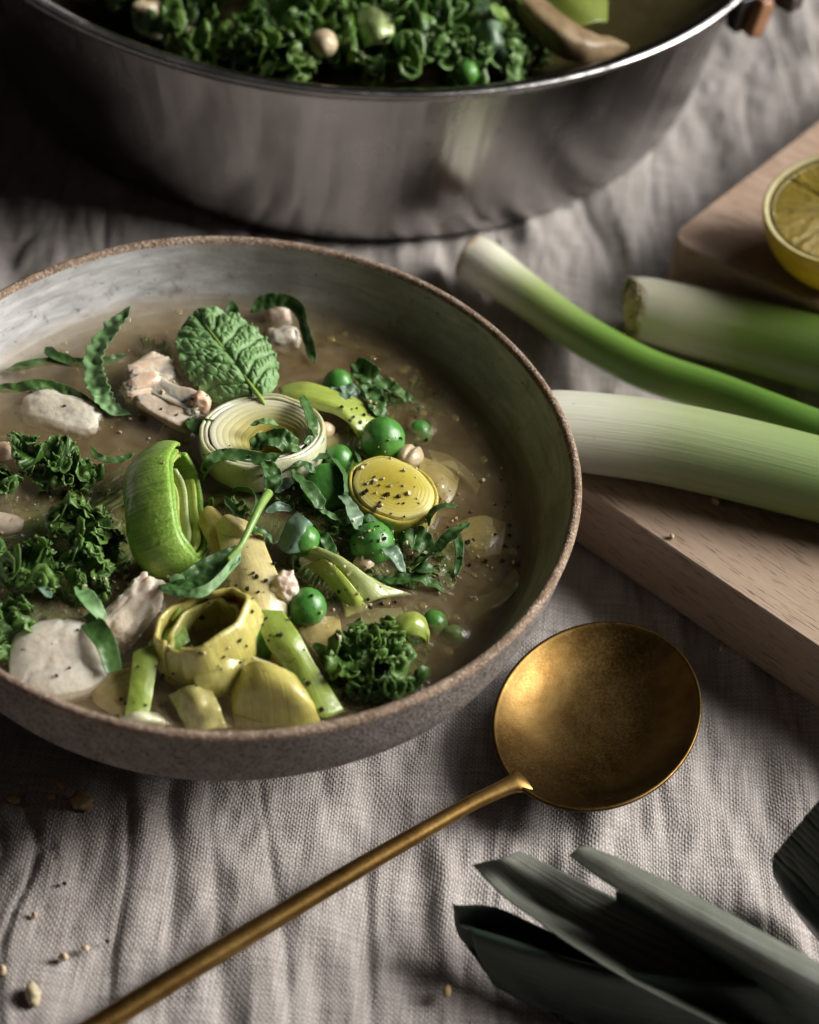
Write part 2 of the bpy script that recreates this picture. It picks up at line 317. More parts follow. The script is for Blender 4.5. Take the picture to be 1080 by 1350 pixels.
SINK = .0020        # how much deeper the food sits than its drawn heights
# ------------------------------------------------------------------ mesh helpers
def link(name, verts, faces, mat, parent=None, uvs=None, smooth=True, solid=0.0, sub=0, off=0.0):
    me = bpy.data.meshes.new(name)
    me.from_pydata([tuple(map(float, v)) for v in verts], [], [tuple(map(int, f)) for f in faces])
    me.materials.append(M[mat] if isinstance(mat, str) else mat)
    if uvs is not None:
        ul = me.uv_layers.new(name='UVMap'); li = np.empty(len(me.loops), np.int32); me.loops.foreach_get('vertex_index', li)
        if isinstance(uvs, tuple):      # per-loop
            ul.data.foreach_set('uv', np.asarray(uvs[0], np.float32).ravel())
        else:
            ul.data.foreach_set('uv', np.asarray(uvs, np.float32)[li].ravel())
    if smooth: me.polygons.foreach_set('use_smooth', np.ones(len(me.polygons), bool))
    me.update()
    o = bpy.data.objects.new(name, me); COL.objects.link(o)
    if parent: o.parent = parent
    if solid:
        m = o.modifiers.new('thick', 'SOLIDIFY'); m.thickness = solid; m.offset = off
    if sub:
        m = o.modifiers.new('sub', 'SUBSURF'); m.levels = sub; m.render_levels = sub
    return o
def thing(o, label, cat, group=None):
    o['label'] = label; o['category'] = cat
    if group: o['group'] = group
    return o
def empty(name, loc, label, cat, group=None):
    o = bpy.data.objects.new(name, None); COL.objects.link(o); o.location = tuple(map(float, loc)); o.empty_display_size = .01
    return thing(o, label, cat, group)
def adopt(o, root):
    """keep o's world place while making it a part of root (root only has a location)"""
    o.parent = root; o.matrix_parent_inverse = Matrix.Translation(-Vector(root.location))
    return o
def recentre(o):
    """move the object's origin to the middle of its base"""
    me = o.data; n = len(me.vertices); a = np.empty(n * 3); me.vertices.foreach_get('co', a); a = a.reshape(-1, 3)
    c = np.array([(a[:, 0].min() + a[:, 0].max()) / 2, (a[:, 1].min() + a[:, 1].max()) / 2, a[:, 2].min()])
    me.vertices.foreach_set('co', (a - c).ravel()); o.location = tuple(map(float, c)); me.update()
    return o
def grid_faces(nu, nv, closed=False):
    f = []
    for i in range(nu if closed else nu - 1):
        for j in range(nv - 1):
            a = i * nv + j; b = ((i + 1) % nu) * nv + j
            f.append((a, b, b + 1, a + 1))
    return f
def sheet(name, P, mat, parent=None, solid=0.0, sub=0, closed=False, uv=None, off=0.0):
    """P: (nu, nv, 3) array; u across, v along"""
    nu, nv = P.shape[:2]
    if uv is None:
        U, V = np.meshgrid(np.linspace(0, 1, nu), np.linspace(0, 1, nv), indexing='ij'); uv = np.stack([U, V], -1)
    return link(name, P.reshape(-1, 3), grid_faces(nu, nv, closed), mat, parent, uv.reshape(-1, 2), True, solid, sub, off)
def cr(pts, n):
    """Catmull-Rom through pts -> n points (any dimension)"""
    p = np.asarray(pts, float); 
    if len(p) == 2: return p[0] + np.linspace(0, 1, n)[:, None] * (p[1] - p[0])
    p = np.vstack([2 * p[0] - p[1], p, 2 * p[-1] - p[-2]]); m = len(p) - 3
    t = np.linspace(0, m, n); i = np.minimum(t.astype(int), m - 1); u = (t - i)[:, None]
    a, b, c, d = p[i], p[i + 1], p[i + 2], p[i + 3]
    return .5 * ((2 * b) + (c - a) * u + (2 * a - 5 * b + 4 * c - d) * u ** 2 + (3 * b - 3 * c + d - a) * u ** 3)
def unit(v): v = np.asarray(v, float); return v / np.linalg.norm(v, axis=-1, keepdims=True)
def vn(P, scale, seed=0, oct=3):
    """fractal noise -1..1 at each point of an (n,3) array"""
    q = np.asarray(P, float) * scale + seed * 17.31
    return np.array([mnoise.fractal(Vector(v), .9, 2.1, oct) for v in q.reshape(-1, 3)]).reshape(q.shape[:-1])
def vnn(x, y, seed=0):
    """vectorised 2-D value noise -1..1"""
    xi = np.floor(x).astype(np.int64); yi = np.floor(y).astype(np.int64); fx = x - xi; fy = y - yi
    def h(a, b):
        n = (a * 374761393 + b * 668265263 + seed * 974634777) & 0x7fffffff
        n = ((n ^ (n >> 13)) * 1274126177) & 0x7fffffff
        return ((n ^ (n >> 16)) & 0xffff) / 32767.5 - 1
    sx = fx * fx * fx * (fx * (fx * 6 - 15) + 10); sy = fy * fy * fy * (fy * (fy * 6 - 15) + 10)
    a = h(xi, yi) * (1 - sx) + h(xi + 1, yi) * sx; b = h(xi, yi + 1) * (1 - sx) + h(xi + 1, yi + 1) * sx
    return a * (1 - sy) + b * sy
def lathe(name, prof, seg, mat, parent=None, centre=(0, 0), wob=0.0, seed=0, solid=0.0):
    prof = np.asarray(prof, float); a = np.linspace(0, 2 * np.pi, seg, endpoint=False)
    r = prof[:, 0][None]; z = prof[:, 1][None]
    k = 1 + wob * (np.sin(2 * a + 1.1 + seed) + .6 * np.sin(3 * a + seed * 2) + .35 * np.sin(7 * a + seed))[:, None]
    P = np.stack([centre[0] + r * k * np.cos(a)[:, None], centre[1] + r * k * np.sin(a)[:, None], z + 0 * a[:, None]], -1)
    U, V = np.meshgrid(np.linspace(0, 1, seg), np.linspace(0, 1, len(prof)), indexing='ij')
    return sheet(name, P, mat, parent, solid, 0, True, np.stack([U, V], -1))
def tube(name, path, radii, mat, parent=None, seg=16, cap=True, ell=1.0, n=None, flat_end=False):
    """loft round a path; UV v runs along it"""
    n = n or len(path) * 8
    p = cr(path, n); r = cr(np.asarray(radii, float).reshape(-1, 1), n)[:, 0]
    t = unit(np.gradient(p, axis=0)); up = np.array([0, 0, 1.0])
    s = unit(np.cross(t, up)); w = np.cross(s, t)
    a = np.linspace(0, 2 * np.pi, seg, endpoint=False)
    el = cr(np.asarray(ell, float).reshape(-1, 1), n)[:, 0] if np.ndim(ell) else np.full(n, ell)
    P = p[None] + r[None, :, None] * (np.cos(a)[:, None, None] * s[None] + el[None, :, None] * np.sin(a)[:, None, None] * w[None])
    nu, nv = seg, n
    V = P.reshape(-1, 3).tolist(); F = grid_faces(nu, nv, True)
    U2, V2 = np.meshgrid(np.linspace(0, 1, seg), np.linspace(0, 1, nv), indexing='ij'); uv = np.stack([U2, V2], -1).reshape(-1, 2).tolist()
    if cap:
        for j in (0, nv - 1):
            k = len(V); V.append(p[j].tolist()); uv.append([.5, 0 if j == 0 else 1])
            for i in range(nu):
                a0, b0 = i * nv + j, ((i + 1) % nu) * nv + j
                F.append((a0, k, b0) if j == 0 else (b0, k, a0))
    return link(name, V, F, mat, parent, uv)
def patch(name, rows, mat, nu=16, nv=24, thick=.0009, parent=None, zb=None, bump=0.0, bs=300, seed=0):
    """sheet through a net of (px, py, height in mm over the broth) control points; rows run across, columns along"""
    zb = ZB - SINK if zb is None else zb
    net = [[W(x, y, zb + h * .001) for x, y, h in r] for r in rows]
    A = np.array([cr(r, nv) for r in net]); B = np.array([cr(A[:, j], nu) for j in range(nv)]).transpose(1, 0, 2)
    if bump:
        n = vn(B, bs, seed, 2); du = np.gradient(B, axis=0); dv = np.gradient(B, axis=1); nm = unit(np.cross(du, dv)); B = B + nm * (n * bump)[..., None]
    return recentre(sheet(name, B, mat, parent, thick, 1))
def ribbon(name, pts, width, mat, tilt=0.0, curl=0.25, pucker=.0004, n=None, m=7, thick=.00026, zb=None, taper=True, seed=0, ps=420, zig=0.0):
    """leaf strip along (px, py, mm over broth); width in photo pixels (list or number); tilt in degrees (list or number)"""
    zb = ZB if zb is None else zb
    P = [W(x, y, zb + h * .001) for x, y, h in pts]; n = n or 9 * len(pts)
    p = cr(P, n); t = unit(np.gradient(p, axis=0)); s = unit(np.cross(t, np.array([0, 0, 1.0]))); w = np.cross(s, t)
    wd_ = np.interp(np.linspace(0, 1, n), np.linspace(0, 1, len(np.atleast_1d(width))), np.atleast_1d(width)) * .000205 / 2
    tl = np.radians(np.interp(np.linspace(0, 1, n), np.linspace(0, 1, len(np.atleast_1d(tilt))), np.atleast_1d(tilt)))
    x = np.linspace(0, 1, n)
    if taper: wd_ = wd_ * np.clip(np.minimum(x, 1 - x) * 9 + .12, 0, 1)
    wd_ = wd_ * (1 + zig * np.sin(x * len(pts) * 14.4))
    S = s * np.cos(tl)[:, None] + w * np.sin(tl)[:, None]; N = -s * np.sin(tl)[:, None] + w * np.cos(tl)[:, None]
    v = np.linspace(-1, 1, m)
    B = p[None] + (v[:, None] * wd_[None])[..., None] * S[None] + (((v ** 2 - .4)[:, None] * wd_[None]) * curl)[..., None] * N[None]
    if pucker: B = B + (vn(B, ps, seed, 2) * pucker)[..., None] * N[None]
    return recentre(sheet(name, B, mat, None, thick, 1))
def blob(name, c, size, mat, rot=(0, 0, 0), amp=.12, ns=120, seed=0, sub=4, stretch=(1, 1, 1), cells=0.0, parent=None, flat=None, fibres=0.0, grooves=()):
    """irregular chunk: icosphere pushed about by noise, cleft and fibrous"""
    bm = bmesh.new(); bmesh.ops.create_icosphere(bm, subdivisions=sub, radius=1)
    R = Euler(rot).to_matrix(); sz = Vector(size)
    for v in bm.verts:
        q = v.co.copy()
        if flat: q = Vector([math.copysign(abs(a) ** flat, a) for a in q])
        base = Vector((q.x * sz.x, q.y * sz.y, q.z * sz.z))
        k = Vector((base.x * stretch[0], base.y * stretch[1], base.z * stretch[2])) * ns + Vector((seed * 7.7, seed * 3.1, seed))
        d = 1 + amp * mnoise.fractal(k, .8, 2.1, 4)
        if cells:
            ds, _ = mnoise.voronoi(k * .8); d += cells * (min(ds[1] - ds[0], .5) - .25)
        if fibres:
            d += fibres * mnoise.noise(Vector((base.x * ns * .5, base.y * ns * 6, base.z * ns * 6)) + Vector((seed, 0, 0)))
        for g in grooves:
            gx, gy = math.cos(rad(g)), math.sin(rad(g)); al_ = base.x * gx + base.y * gy
            if base.z > 0 and al_ > 0: d -= .07 * math.exp(-((base.y * gx - base.x * gy + .0007 * math.sin(al_ * 900)) / .0005) ** 2) * min(1, al_ / .002)
        v.co = R @ (base * d)
    me = bpy.data.meshes.new(name); bm.to_mesh(me); bm.free(); me.materials.append(M[mat])
    me.polygons.foreach_set('use_smooth', np.ones(len(me.polygons), bool))
    o = bpy.data.objects.new(name, me); COL.objects.link(o); o.location = tuple(map(float, c))
    if parent: adopt(o, parent)
    return o
def layer_ring(name, c, axis, along, a, b, height, mat, root, arc=(0, 360), thick=.0011, wob=.04, seed=0, n=96, m=8, flare=0.0, drop=0.0, bulge=.05, rough=.00022):
    """one leek layer: an oval band round axis; along = direction of semi-axis a"""
    ax = unit(axis); d1 = np.asarray(along, float); d1 = unit(d1 - (d1 @ ax) * ax); d2 = np.cross(ax, d1)
    full = arc[1] - arc[0] >= 359.9
    th = np.radians(np.linspace(arc[0], arc[1], n, endpoint=not full)); h = np.linspace(0, 1, m)
    r = 1 + wob * (np.sin(2 * th + seed) * .6 + np.sin(3 * th + 2.1 * seed) * .4 + .25 * np.sin(8 * th + seed * 3))
    fl = 1 + flare * (h - .5) + bulge * (1 - (2 * h - 1) ** 2)
    P = c[None, None] + (a * r * np.cos(th))[:, None, None] * d1 * fl[None, :, None] + (b * r * np.sin(th))[:, None, None] * d2 * fl[None, :, None] \
        + ((h - .5)[None, :] * height + (drop + .0003 * np.sin(5 * th + seed))[:, None])[..., None] * ax
    du = np.gradient(P, axis=0); dv = np.gradient(P, axis=1); P = P + unit(np.cross(du, dv)) * (vn(P, 210, seed, 2) * rough)[..., None]
    U, V = np.meshgrid(np.linspace(0, 1, n) * 4, h, indexing='ij')
    o = sheet(name, P, mat, None, thick, 1, full, np.stack([U, V], -1))
    if root: adopt(o, root)
    return o
def frill_leaf(name, pts, width, mat, sides=(1, -1), amp=.0026, k1=2.2, k2=13.0, zb=None, seed=0, lift=25.0, nu=270, nv=12, thick=.00022, curl=.7, droop=0.0):
    """curly kale: a rib along pts (px, py, mm) with ruffled blades; width in photo pixels"""
    zb = ZB - SINK if zb is None else zb
    amp *= .80; width *= 1.0
    P = [W(x, y, zb + h * .001) for x, y, h in pts]
    p = cr(P, nu); t = unit(np.gradient(p, axis=0)); s = unit(np.cross(t, np.array([0, 0, 1.0]))); w = np.cross(s, t)
    x = np.linspace(0, 1, nu); rs = np.random.default_rng(seed + 100)
    V, F, uv = [], [], []
    for sd in sides:
        wd_ = width * .000205 * (np.sin(np.pi * np.clip(x * .92 + .05, 0, 1)) ** .55) * (1.08 + .26 * np.sin(x * 13 + seed * 2 + sd) + .18 * np.sin(x * 31 + seed))
        v = np.linspace(0, 1, nv); lf = rad(lift) * (1 + .4 * np.sin(x * 9 + seed + sd))
        D = sd * s * np.cos(lf)[:, None] + w * np.sin(lf)[:, None]; N = -sd * s * np.sin(lf)[:, None] + w * np.cos(lf)[:, None]
        fq = np.cumsum(1 + .55 * np.sin(x * 19 + seed * 1.7 + sd) + .35 * np.sin(x * 47 + seed)); fq = fq / fq[-1]
        ph1 = x * k1 * 2 * np.pi + seed + sd; ph2 = fq * k2 * 2 * np.pi + 2 * np.sin(x * 13 + seed); ph3 = fq * k2 * 2.3 * 2 * np.pi + seed + 1.5 * np.sin(x * 29); am_ = (.75 + .45 * np.sin(x * 23 + seed * 3 + sd) + .2 * np.sin(x * 57 + seed))[:, None]
        vv = v[None, :]; e1 = vv ** 1.2; e2 = vv ** 2.6; e3 = vv ** 6
        ph4 = x * k2 * 5.3 * 2 * np.pi + 3 * np.sin(x * 37 + seed)
        hn = amp * (1.5 * e1 * np.sin(ph1)[:, None] + am_ * 1.2 * e2 * np.sin(ph2 + .5)[:, None] + am_ * .95 * e3 * np.sin(ph3)[:, None] + .20 * e3 * np.sin(ph4)[:, None])
        ht = amp * (.75 * e2 * np.cos(ph2 + .5)[:, None] + .75 * e3 * np.cos(ph3)[:, None])
        ou = vv * wd_[:, None] - curl * amp * e3 * (.7 + .5 * np.sin(ph2))[:, None] + amp * .30 * vv ** 10 * np.sin(ph4 * 1.3)[:, None]
        hn = hn + curl * amp * .8 * e3 - droop * .001 * vv ** 2
        hn = hn + .00030 * np.abs(np.sin(x[:, None] * 34 + 3 * vv)) * (1 - e2) * np.clip(vv * 6, 0, 1)
        B = p[:, None] + ou[..., None] * D[:, None] + hn[..., None] * N[:, None] + ht[..., None] * t[:, None]
        B = B + (rs.normal(0, 1, B.shape) * .00006)
        o0 = len(V); V += B.reshape(-1, 3).tolist()
        F += [tuple(i + o0 for i in (f if sd > 0 else f[::-1])) for f in grid_faces(nu, nv)]
        U, Vv = np.meshgrid(x, v, indexing='ij'); uv += np.stack([U, Vv], -1).reshape(-1, 2).tolist()
    return recentre(link(name, V, F, mat, None, uv, True, thick, 0))

# ------------------------------------------------------------------ table and linen cloth
HZ = 0.0
def folds(x, y):
    """linen relief: long soft folds running away from the viewer, with finer creases"""
    xs = x + .016 * vnn(x * 9, y * 8, 3) + .005 * vnn(x * 30, y * 24, 14) + y * .13
    am = .40 + .55 * (vnn(x * 16 + 9, y * 13, 21) * .5 + .5)
    z = (.0019 * vnn(xs * 56, y * 11, 1) + .0020 * vnn(xs * 112 + 3, y * 21, 2) + .0009 * vnn(xs * 215 + 3, y * 24, 41)) * am
    r = 1 - np.abs(vnn(xs * 80 + 7, y * 8, 5)); z = z - .0014 * np.clip(r - .72, 0, 1) / .28 * (vnn(xs * 20, y * 20, 8) * .5 + .5)
    g = np.abs(vnn(xs * 150 + 2, y * 17, 31)); z = z - .0008 * np.clip(.16 - g, 0, 1) / .16 * np.clip(vnn(x * 24, y * 20, 33) * 1.6, 0, 1)
    z = z + .0006 * vnn(x * 150 + y * 60, y * 70 - x * 30, 6) + .00035 * vnn(x * 300, y * 120, 9)
    z = z + .0012 * vnn(x * 38 + 5, y * 30, 12)
    return z
def build_cloth():
    def axis(lo, a, b, hi, step, coarse):
        return np.unique(np.concatenate([np.linspace(lo, a, coarse), np.arange(a, b, step), np.linspace(b, hi, coarse)]).round(6))
    X = axis(-.55, -.15, .24, .75, .0009, 16); Y = axis(-.45, -.17, .37, .85, .0014, 16)
    x, y = np.meshgrid(X, Y, indexing='ij'); z = folds(x, y)
    def crease(p0, p1, w, h):
        d = np.array(p1) - p0; L = np.hypot(*d); d = d / L
        u = (x - p0[0]) * d[0] + (y - p0[1]) * d[1]; v = (x - p0[0]) * -d[1] + (y - p0[1]) * d[0]
        return h * np.exp(-np.abs(v) / w) * np.sign(v) * np.clip(np.minimum(u, L - u) / .02, 0, 1)
    a = W(1010, 20, 0)[:2]; b = W(1052, 165, 0)[:2]; z = z + crease(a, b, .006, -.0022)
    a = W(1058, 0, 0)[:2]; b = W(1085, 110, 0)[:2]; z = z + crease(a, b, .006, -.0022)
    a = W(655, 272, 0)[:2]; b = W(662, 420, 0)[:2]; z = z + crease(a, b, .004, .0008)
    P = np.stack([x, y, np.clip(z, -.0040, .0026) - .0010], -1)
    o = sheet('tablecloth', P, 'linen', None)
    return thing(o, 'crumpled grey-beige linen cloth with soft folds covering the table', 'tablecloth')
build_cloth()
tb = link('table_top', [(x, y, z) for z in (-.045, -.008) for x, y in ((-.8, -.7), (1.0, -.7), (1.0, 1.1), (-.8, 1.1))],
          [(0, 3, 2, 1), (4, 5, 6, 7), (0, 1, 5, 4), (1, 2, 6, 5), (2, 3, 7, 6), (3, 0, 4, 7)], 'table', smooth=False)
tb['kind'] = 'structure'

# ------------------------------------------------------------------ stoneware bowl and its broth
ZB = HB - .0165
bowl = empty('stoneware_bowl', (0, 0, 0), 'wide shallow grey stoneware bowl of soup with a rough brown rim', 'bowl')
RO = .0905
lathe('outer_wall', [(.001, .0022), (.040, .0022), (.043, .0006), (.046, .0008), (.047, .004), (.056, .0075), (.0685, .0135), (.0790, .0215), (.0860, .0310), (.0893, .0410), (.0906, .0490), (.0911, .0530)], 200, 'clay', bowl, wob=.004, seed=.4)
lathe('rim', [(.0911, .0530), (.0914, .0541), (.0910, .0551), (.0901, .0555), (.0892, .0551), (.0887, .0540)], 260, 'rim', bowl, wob=.004, seed=.4)
lathe('glazed_inside', [(.0887, .0540), (.0876, .0505), (.0848, .0430), (.0805, .0360), (.0740, .0260), (.0620, .0165), (.0440, .0100), (.0200, .0080), (.0005, .0078)], 200, 'glaze', bowl, wob=.004, seed=.4)
def broth_sheet(rad_, z, cx, cy, name, mat, drop=(0, .0022, .0055), seed=1, lip=.0008, wob=.004, wseed=.4, shrink=0.7):
    V, F = [], []
    for k, dz in enumerate(drop):
        na, nr = 160, 60; o0 = len(V)
        a = np.linspace(0, 2 * np.pi, na, endpoint=False); q = np.linspace(0, 1, nr) ** .8
        for rr in q:
            for t in a:
                kk = 1 + wob * (math.sin(2 * t + 1.1 + wseed) + .6 * math.sin(3 * t + wseed * 2) + .35 * math.sin(7 * t + wseed))
                R = (rad_ - dz * shrink) * rr * kk; x, y = cx + R * math.cos(t), cy + R * math.sin(t)
                zz = z - dz + .00022 * mnoise.noise(Vector((x * 130, y * 130, seed))) + lip * max(0, (rr - .965) / .035) ** 2
                V.append((x, y, zz))
        for i in range(nr - 1):
            for j in range(na):
                A, B = i * na + j, i * na + (j + 1) % na
                F.append((o0 + A, o0 + A + na, o0 + B + na, o0 + B))
    return link(name, V, F, mat, None, [(1, 1)] * len(V))
# ------------------------------------------------------------------ steel pot
PC = (.0037, .2890); PR = .1520; PH = .075
pot = empty('steel_pot', (PC[0], PC[1], 0), 'large brushed steel pot of kale soup behind the bowl', 'pot')
lathe('body', [(.001, .0008), (.110, .0008), (.1255, .0008), (.1290, .0014), (.1310, .0032), (.1325, .0080), (.1345, .018), (.1370, .032), (.1403, .047), (.1435, .060), (.1458, .0685)], 260, 'steel', pot)
lathe('rolled_rim', [(.1458, .0685), (.1476, .0712), (.1508, .0732), (PR, .0744), (.1519, .0753), (.1500, .0756), (.1472, .0748), (.1450, .0728), (.1440, .0700)], 260, 'steel', pot)
lathe('inside', [(.1440, .0700), (.1420, .0610), (.1370, .045), (.1310, .0260), (.127, .0160), (.115, .0060), (.10, .0050), (.001, .0050)], 200, 'steel', pot)
ZP = .0600
pb = broth_sheet(.1405, ZP, PC[0], PC[1], 'pot_broth', 'potbroth', drop=(0, .006), seed=4, wob=0, shrink=.3)
thing(pb, 'dark olive broth in the steel pot', 'broth')
# pot handle, only its end in view at the top right
h1 = W(992, 18, .058); h2 = W(1040, 2, .062)
pl = blob('handle_mount', (h1 - np.array([.0035, -.001, 0])), (.0042, .0030, .0065), 'black', (0, 0, rad(40)), amp=.01, sub=4, flat=.22); adopt(pl, pot)
rv = blob('rivet', h1 + np.array([.0022, -.0008, -.0005]), (.0034, .0026, .0070), 'copper', (0, rad(12), rad(40)), amp=.01, sub=4, flat=.4); adopt(rv, pot)
lp = tube('loop_handle', [h1 + np.array([-.001, .004, .003]), h1 + np.array([.010, .016, .006]), h1 + np.array([.016, .034, .007]), h1 + np.array([.012, .055, .006]), h1 + np.array([-.002, .066, .003])], [.0034] * 5, 'black', None, 14); adopt(lp, pot)
kn = blob('handle_clip', h2 + np.array([0, .002, 0]), (.0036, .0042, .0030), 'black', (0, 0, rad(50)), amp=.01, sub=4, flat=.22); adopt(kn, pot)

# ------------------------------------------------------------------ wooden boards
def board(name, corner, d, n, length, width, thick, mat, label, r=.0022, cr_=0.006):
    bm = bmesh.new(); d = unit(d); n = unit(n)
    def pt(a, b): return corner + d * a + n * b
    out = []
    for (a, b, sa, sb) in ((0, 0, 1, 1), (length, 0, -1, 1), (length, width, -1, -1), (0, width, 1, -1)):
        cx, cy = a + sa * cr_, b + sb * cr_
        st = {(1, 1): 180, (-1, 1): 270, (-1, -1): 0, (1, -1): 90}[(sa, sb)]
        for k in range(7):
            t = rad(st + 15 * k); out.append(pt(cx + cr_ * math.cos(t), cy + cr_ * math.sin(t)))
    vs_ = [bm.verts.new((p[0], p[1], .0008)) for p in out]; f = bm.faces.new(vs_)
    ex = bmesh.ops.extrude_face_region(bm, geom=[f]); up = [v for v in ex['geom'] if isinstance(v, bmesh.types.BMVert)]
    for v in up: v.co.z += thick
    bmesh.ops.recalc_face_normals(bm, faces=bm.faces)
    eg = [e for e in bm.edges if abs(e.verts[0].co.z - e.verts[1].co.z) < 1e-6]
    bmesh.ops.bevel(bm, geom=eg, offset=r * .55, segments=3, profile=.6, affect='EDGES')
    me = bpy.data.meshes.new(name); bm.to_mesh(me); bm.free(); me.materials.append(M[mat])
    me.polygons.foreach_set('use_smooth', np.ones(len(me.polygons), bool)); me.set_sharp_from_angle(angle=rad(35))
    o = bpy.data.objects.new(name, me); COL.objects.link(o); recentre(o)
    return thing(o, label, 'cutting board', 'wooden boards')
bd = np.array([.794, -.608]); bn = np.array([.608, .794])
BT = .0228
board('cutting_board', np.array([.0966, .0349]) - .012 * bd, bd, bn, .26, .043, BT - .0008, 'wood', 'pale wooden board beside the bowl with a white leek lying on it', cr_=.004)
b2d = unit(np.array([.1581, .1329]) - np.array([.1206, .1522])); b2n = unit(np.array([.1726, .2212]) - np.array([.1206, .1522]))
board('cutting_board', np.array([.1206, .1522]) - .001 * b2d, b2d, np.array([-b2d[1], b2d[0]]) * .12 + b2n * .88, .20, .17, BT - .0008, 'wood2', 'brownish wooden board carrying the lemon half', cr_=.009)

# ------------------------------------------------------------------ whole leeks
def leek(pts, radii, mat, label, ends='flat', ell=.95):
    P = [W(x, y, z * .001) for x, y, z in pts]
    root = empty('leek', (P[1][0], P[1][1], P[1][2] - radii[1]), label, 'leek', 'leeks lying beside the bowl')
    o = tube('stalk', P, radii, mat, None, 40, True, ell, n=90); adopt(o, root)
    return root, P
lA, P = leek([(618, 338, 8.6), (640, 350, 8.4), (690, 386, 8.0), (760, 436, 10), (850, 486, 16), (940, 517, 22), (1020, 545, 28), (1100, 572, 31), (1200, 606, 33)],
    [.0077, .0080, .0070, .0066, .0066, .0064, .0059, .0053, .0048], 'leekA', 'slender bright green leek with its trimmed white bulb pointing at the pot')
e0 = P[0]; dr = unit(P[1] - P[0])
def disc(name, c, nrm, r, mat, root, bulge=.0012, amp=.06, seed=1):
    ax = unit(nrm); a1 = unit(np.cross(ax, [0, 0, 1.0])); a2 = np.cross(ax, a1); V = [c + ax * bulge]; F = []; nr, na = 6, 36
    for i in range(1, nr + 1):
        q = i / nr
        for j in range(na):
            t = 2 * math.pi * j / na; k = 1 + amp * math.sin(3 * t + seed) * q
            V.append(c + (a1 * math.cos(t) + a2 * math.sin(t)) * r * q * k + ax * (bulge * (1 - q ** 2) - .0006 * (q > .95)))
    for j in range(na): F.append((0, 1 + j, 1 + (j + 1) % na))
    for i in range(nr - 1):
        for j in range(na):
            a = 1 + i * na + j; b = 1 + i * na + (j + 1) % na; F.append((a, a + na, b + na, b))
    o = link(name, V, F, mat, None); 
    if root: adopt(o, root)
    return o
disc('cut_end', e0 - dr * .0002, -dr, .0074, 'cutend', lA)
lB, P = leek([(716, 566, 35), (745, 567, 35.2), (800, 573, 35.2), (870, 583, 35.2), (960, 602, 35.2), (1080, 632, 35), (1220, 668, 34)],
    [.0112, .0116, .0119, .0121, .0122, .0122, .012], 'leekB', 'thick pale leek on the front board, its white end against the bowl')
disc('cut_end', P[0], -unit(P[1] - P[0]), .0108, 'cutend', lB)
lC, P = leek([(836, 407, 11.5), (850, 407, 11.5), (900, 420, 11.3), (980, 440, 11.3), (1080, 467, 11.5), (1220, 505, 11.5)],
    [.0098, .0104, .0112, .0118, .0122, .012], 'leekC', 'thick dark green leek with a stubbly root end in front of the lemon board')
dr = unit(P[1] - P[0]); rp = disc('root_plate', P[0], -dr, .0098, 'roots', lC, bulge=.0032)
V, F = [], []
for i in range(170):
    t = rng.uniform(0, 2 * np.pi); q = .0097 * math.sqrt(rng.uniform(.12, 1.05)); a1 = unit(np.cross(dr, [0, 0, 1.])); a2 = np.cross(dr, a1)
    b = P[0] + (a1 * math.cos(t) + a2 * math.sin(t)) * q; dd = unit(-dr + (a1 * math.cos(t) + a2 * math.sin(t)) * rng.uniform(0, .9) + rng.normal(0, .3, 3)); L = rng.uniform(.0012, .0034); w = .0005
    s1 = unit(np.cross(dd, [.3, .2, 1.])) * w; s2 = np.cross(dd, unit(s1)) * w; k = len(V)
    V += [b + s1, b - s1 * .5 + s2, b - s1 * .5 - s2, b + dd * L + s1 * .5, b + dd * L - s1 * .4]; F += [(k, k + 1, k + 4, k + 3), (k + 1, k + 2, k + 4), (k + 2, k, k + 3, k + 4)]
rh = link('root_hairs', V, F, 'roots'); adopt(rh, lC); rh['kind'] = 'stuff'

# ------------------------------------------------------------------ half lemon
LC = W(1119, 274, .0475); LN = unit(np.array([-.18, -.08, .98])); LR = .0266
la = unit(np.cross(LN, [0, 1., 0])); lb = np.cross(LN, la)
lem = empty('lemon_half', (LC[0], LC[1], BT), 'cut lemon half lying face up on the rear board', 'lemon')
def lem_lathe(name, prof, mat, n=72):
    a = np.linspace(0, 2 * np.pi, n, endpoint=False); prof = np.asarray(prof)
    P = LC + prof[None, :, 0, None] * (np.cos(a)[:, None, None] * la + np.sin(a)[:, None, None] * lb) + prof[None, :, 1, None] * LN
    return adopt(sheet(name, P, mat, None, 0, 0, True), lem)
q = np.linspace(0, 1, 14)
lem_lathe('rind', [(LR * math.sin(t * math.pi / 2) ** .85 + .0, -.0262 * math.cos(t * math.pi / 2)) for t in q] + [(LR - .0002, .0003), (LR - .0006, .0004)], 'rind')
lem_lathe('pith', [(LR - .0006, .0004), (LR - .0012, .0001), (LR - .0019, -.0003)], 'pith')
for k in range(9):
    t0, t1 = 2 * math.pi * (k + .005) / 9, 2 * math.pi * (k + .995) / 9; V, F = [], []; na, nr = 26, 26
    for i in range(nr):
        for j in range(na):
            r = .0012 + (LR - .0026) * i / (nr - 1); t = t0 + (t1 - t0) * j / (na - 1)
            edge = min(i, nr - 1 - i, 3) / 3 * min(j, na - 1 - j, 2) / 2
            V.append(LC + (la * math.cos(t) + lb * math.sin(t)) * r + LN * (-.0012 + .0004 * edge + .0005 * mnoise.noise(Vector((r * 260, t * 26, k)))))
    F = grid_faces(nr, na); o = link('segment', V, F, 'pulp', None, [((t0 + (t1 - t0) * j / (na - 1)) * 3, i / nr) for i in range(nr) for j in range(na)]); adopt(o, lem)
lem_lathe('core', [(.0001, -.0003), (.0014, -.0004), (.004, -.0013), (LR - .004, -.0014), (LR - .0034, -.0007)], 'pith')

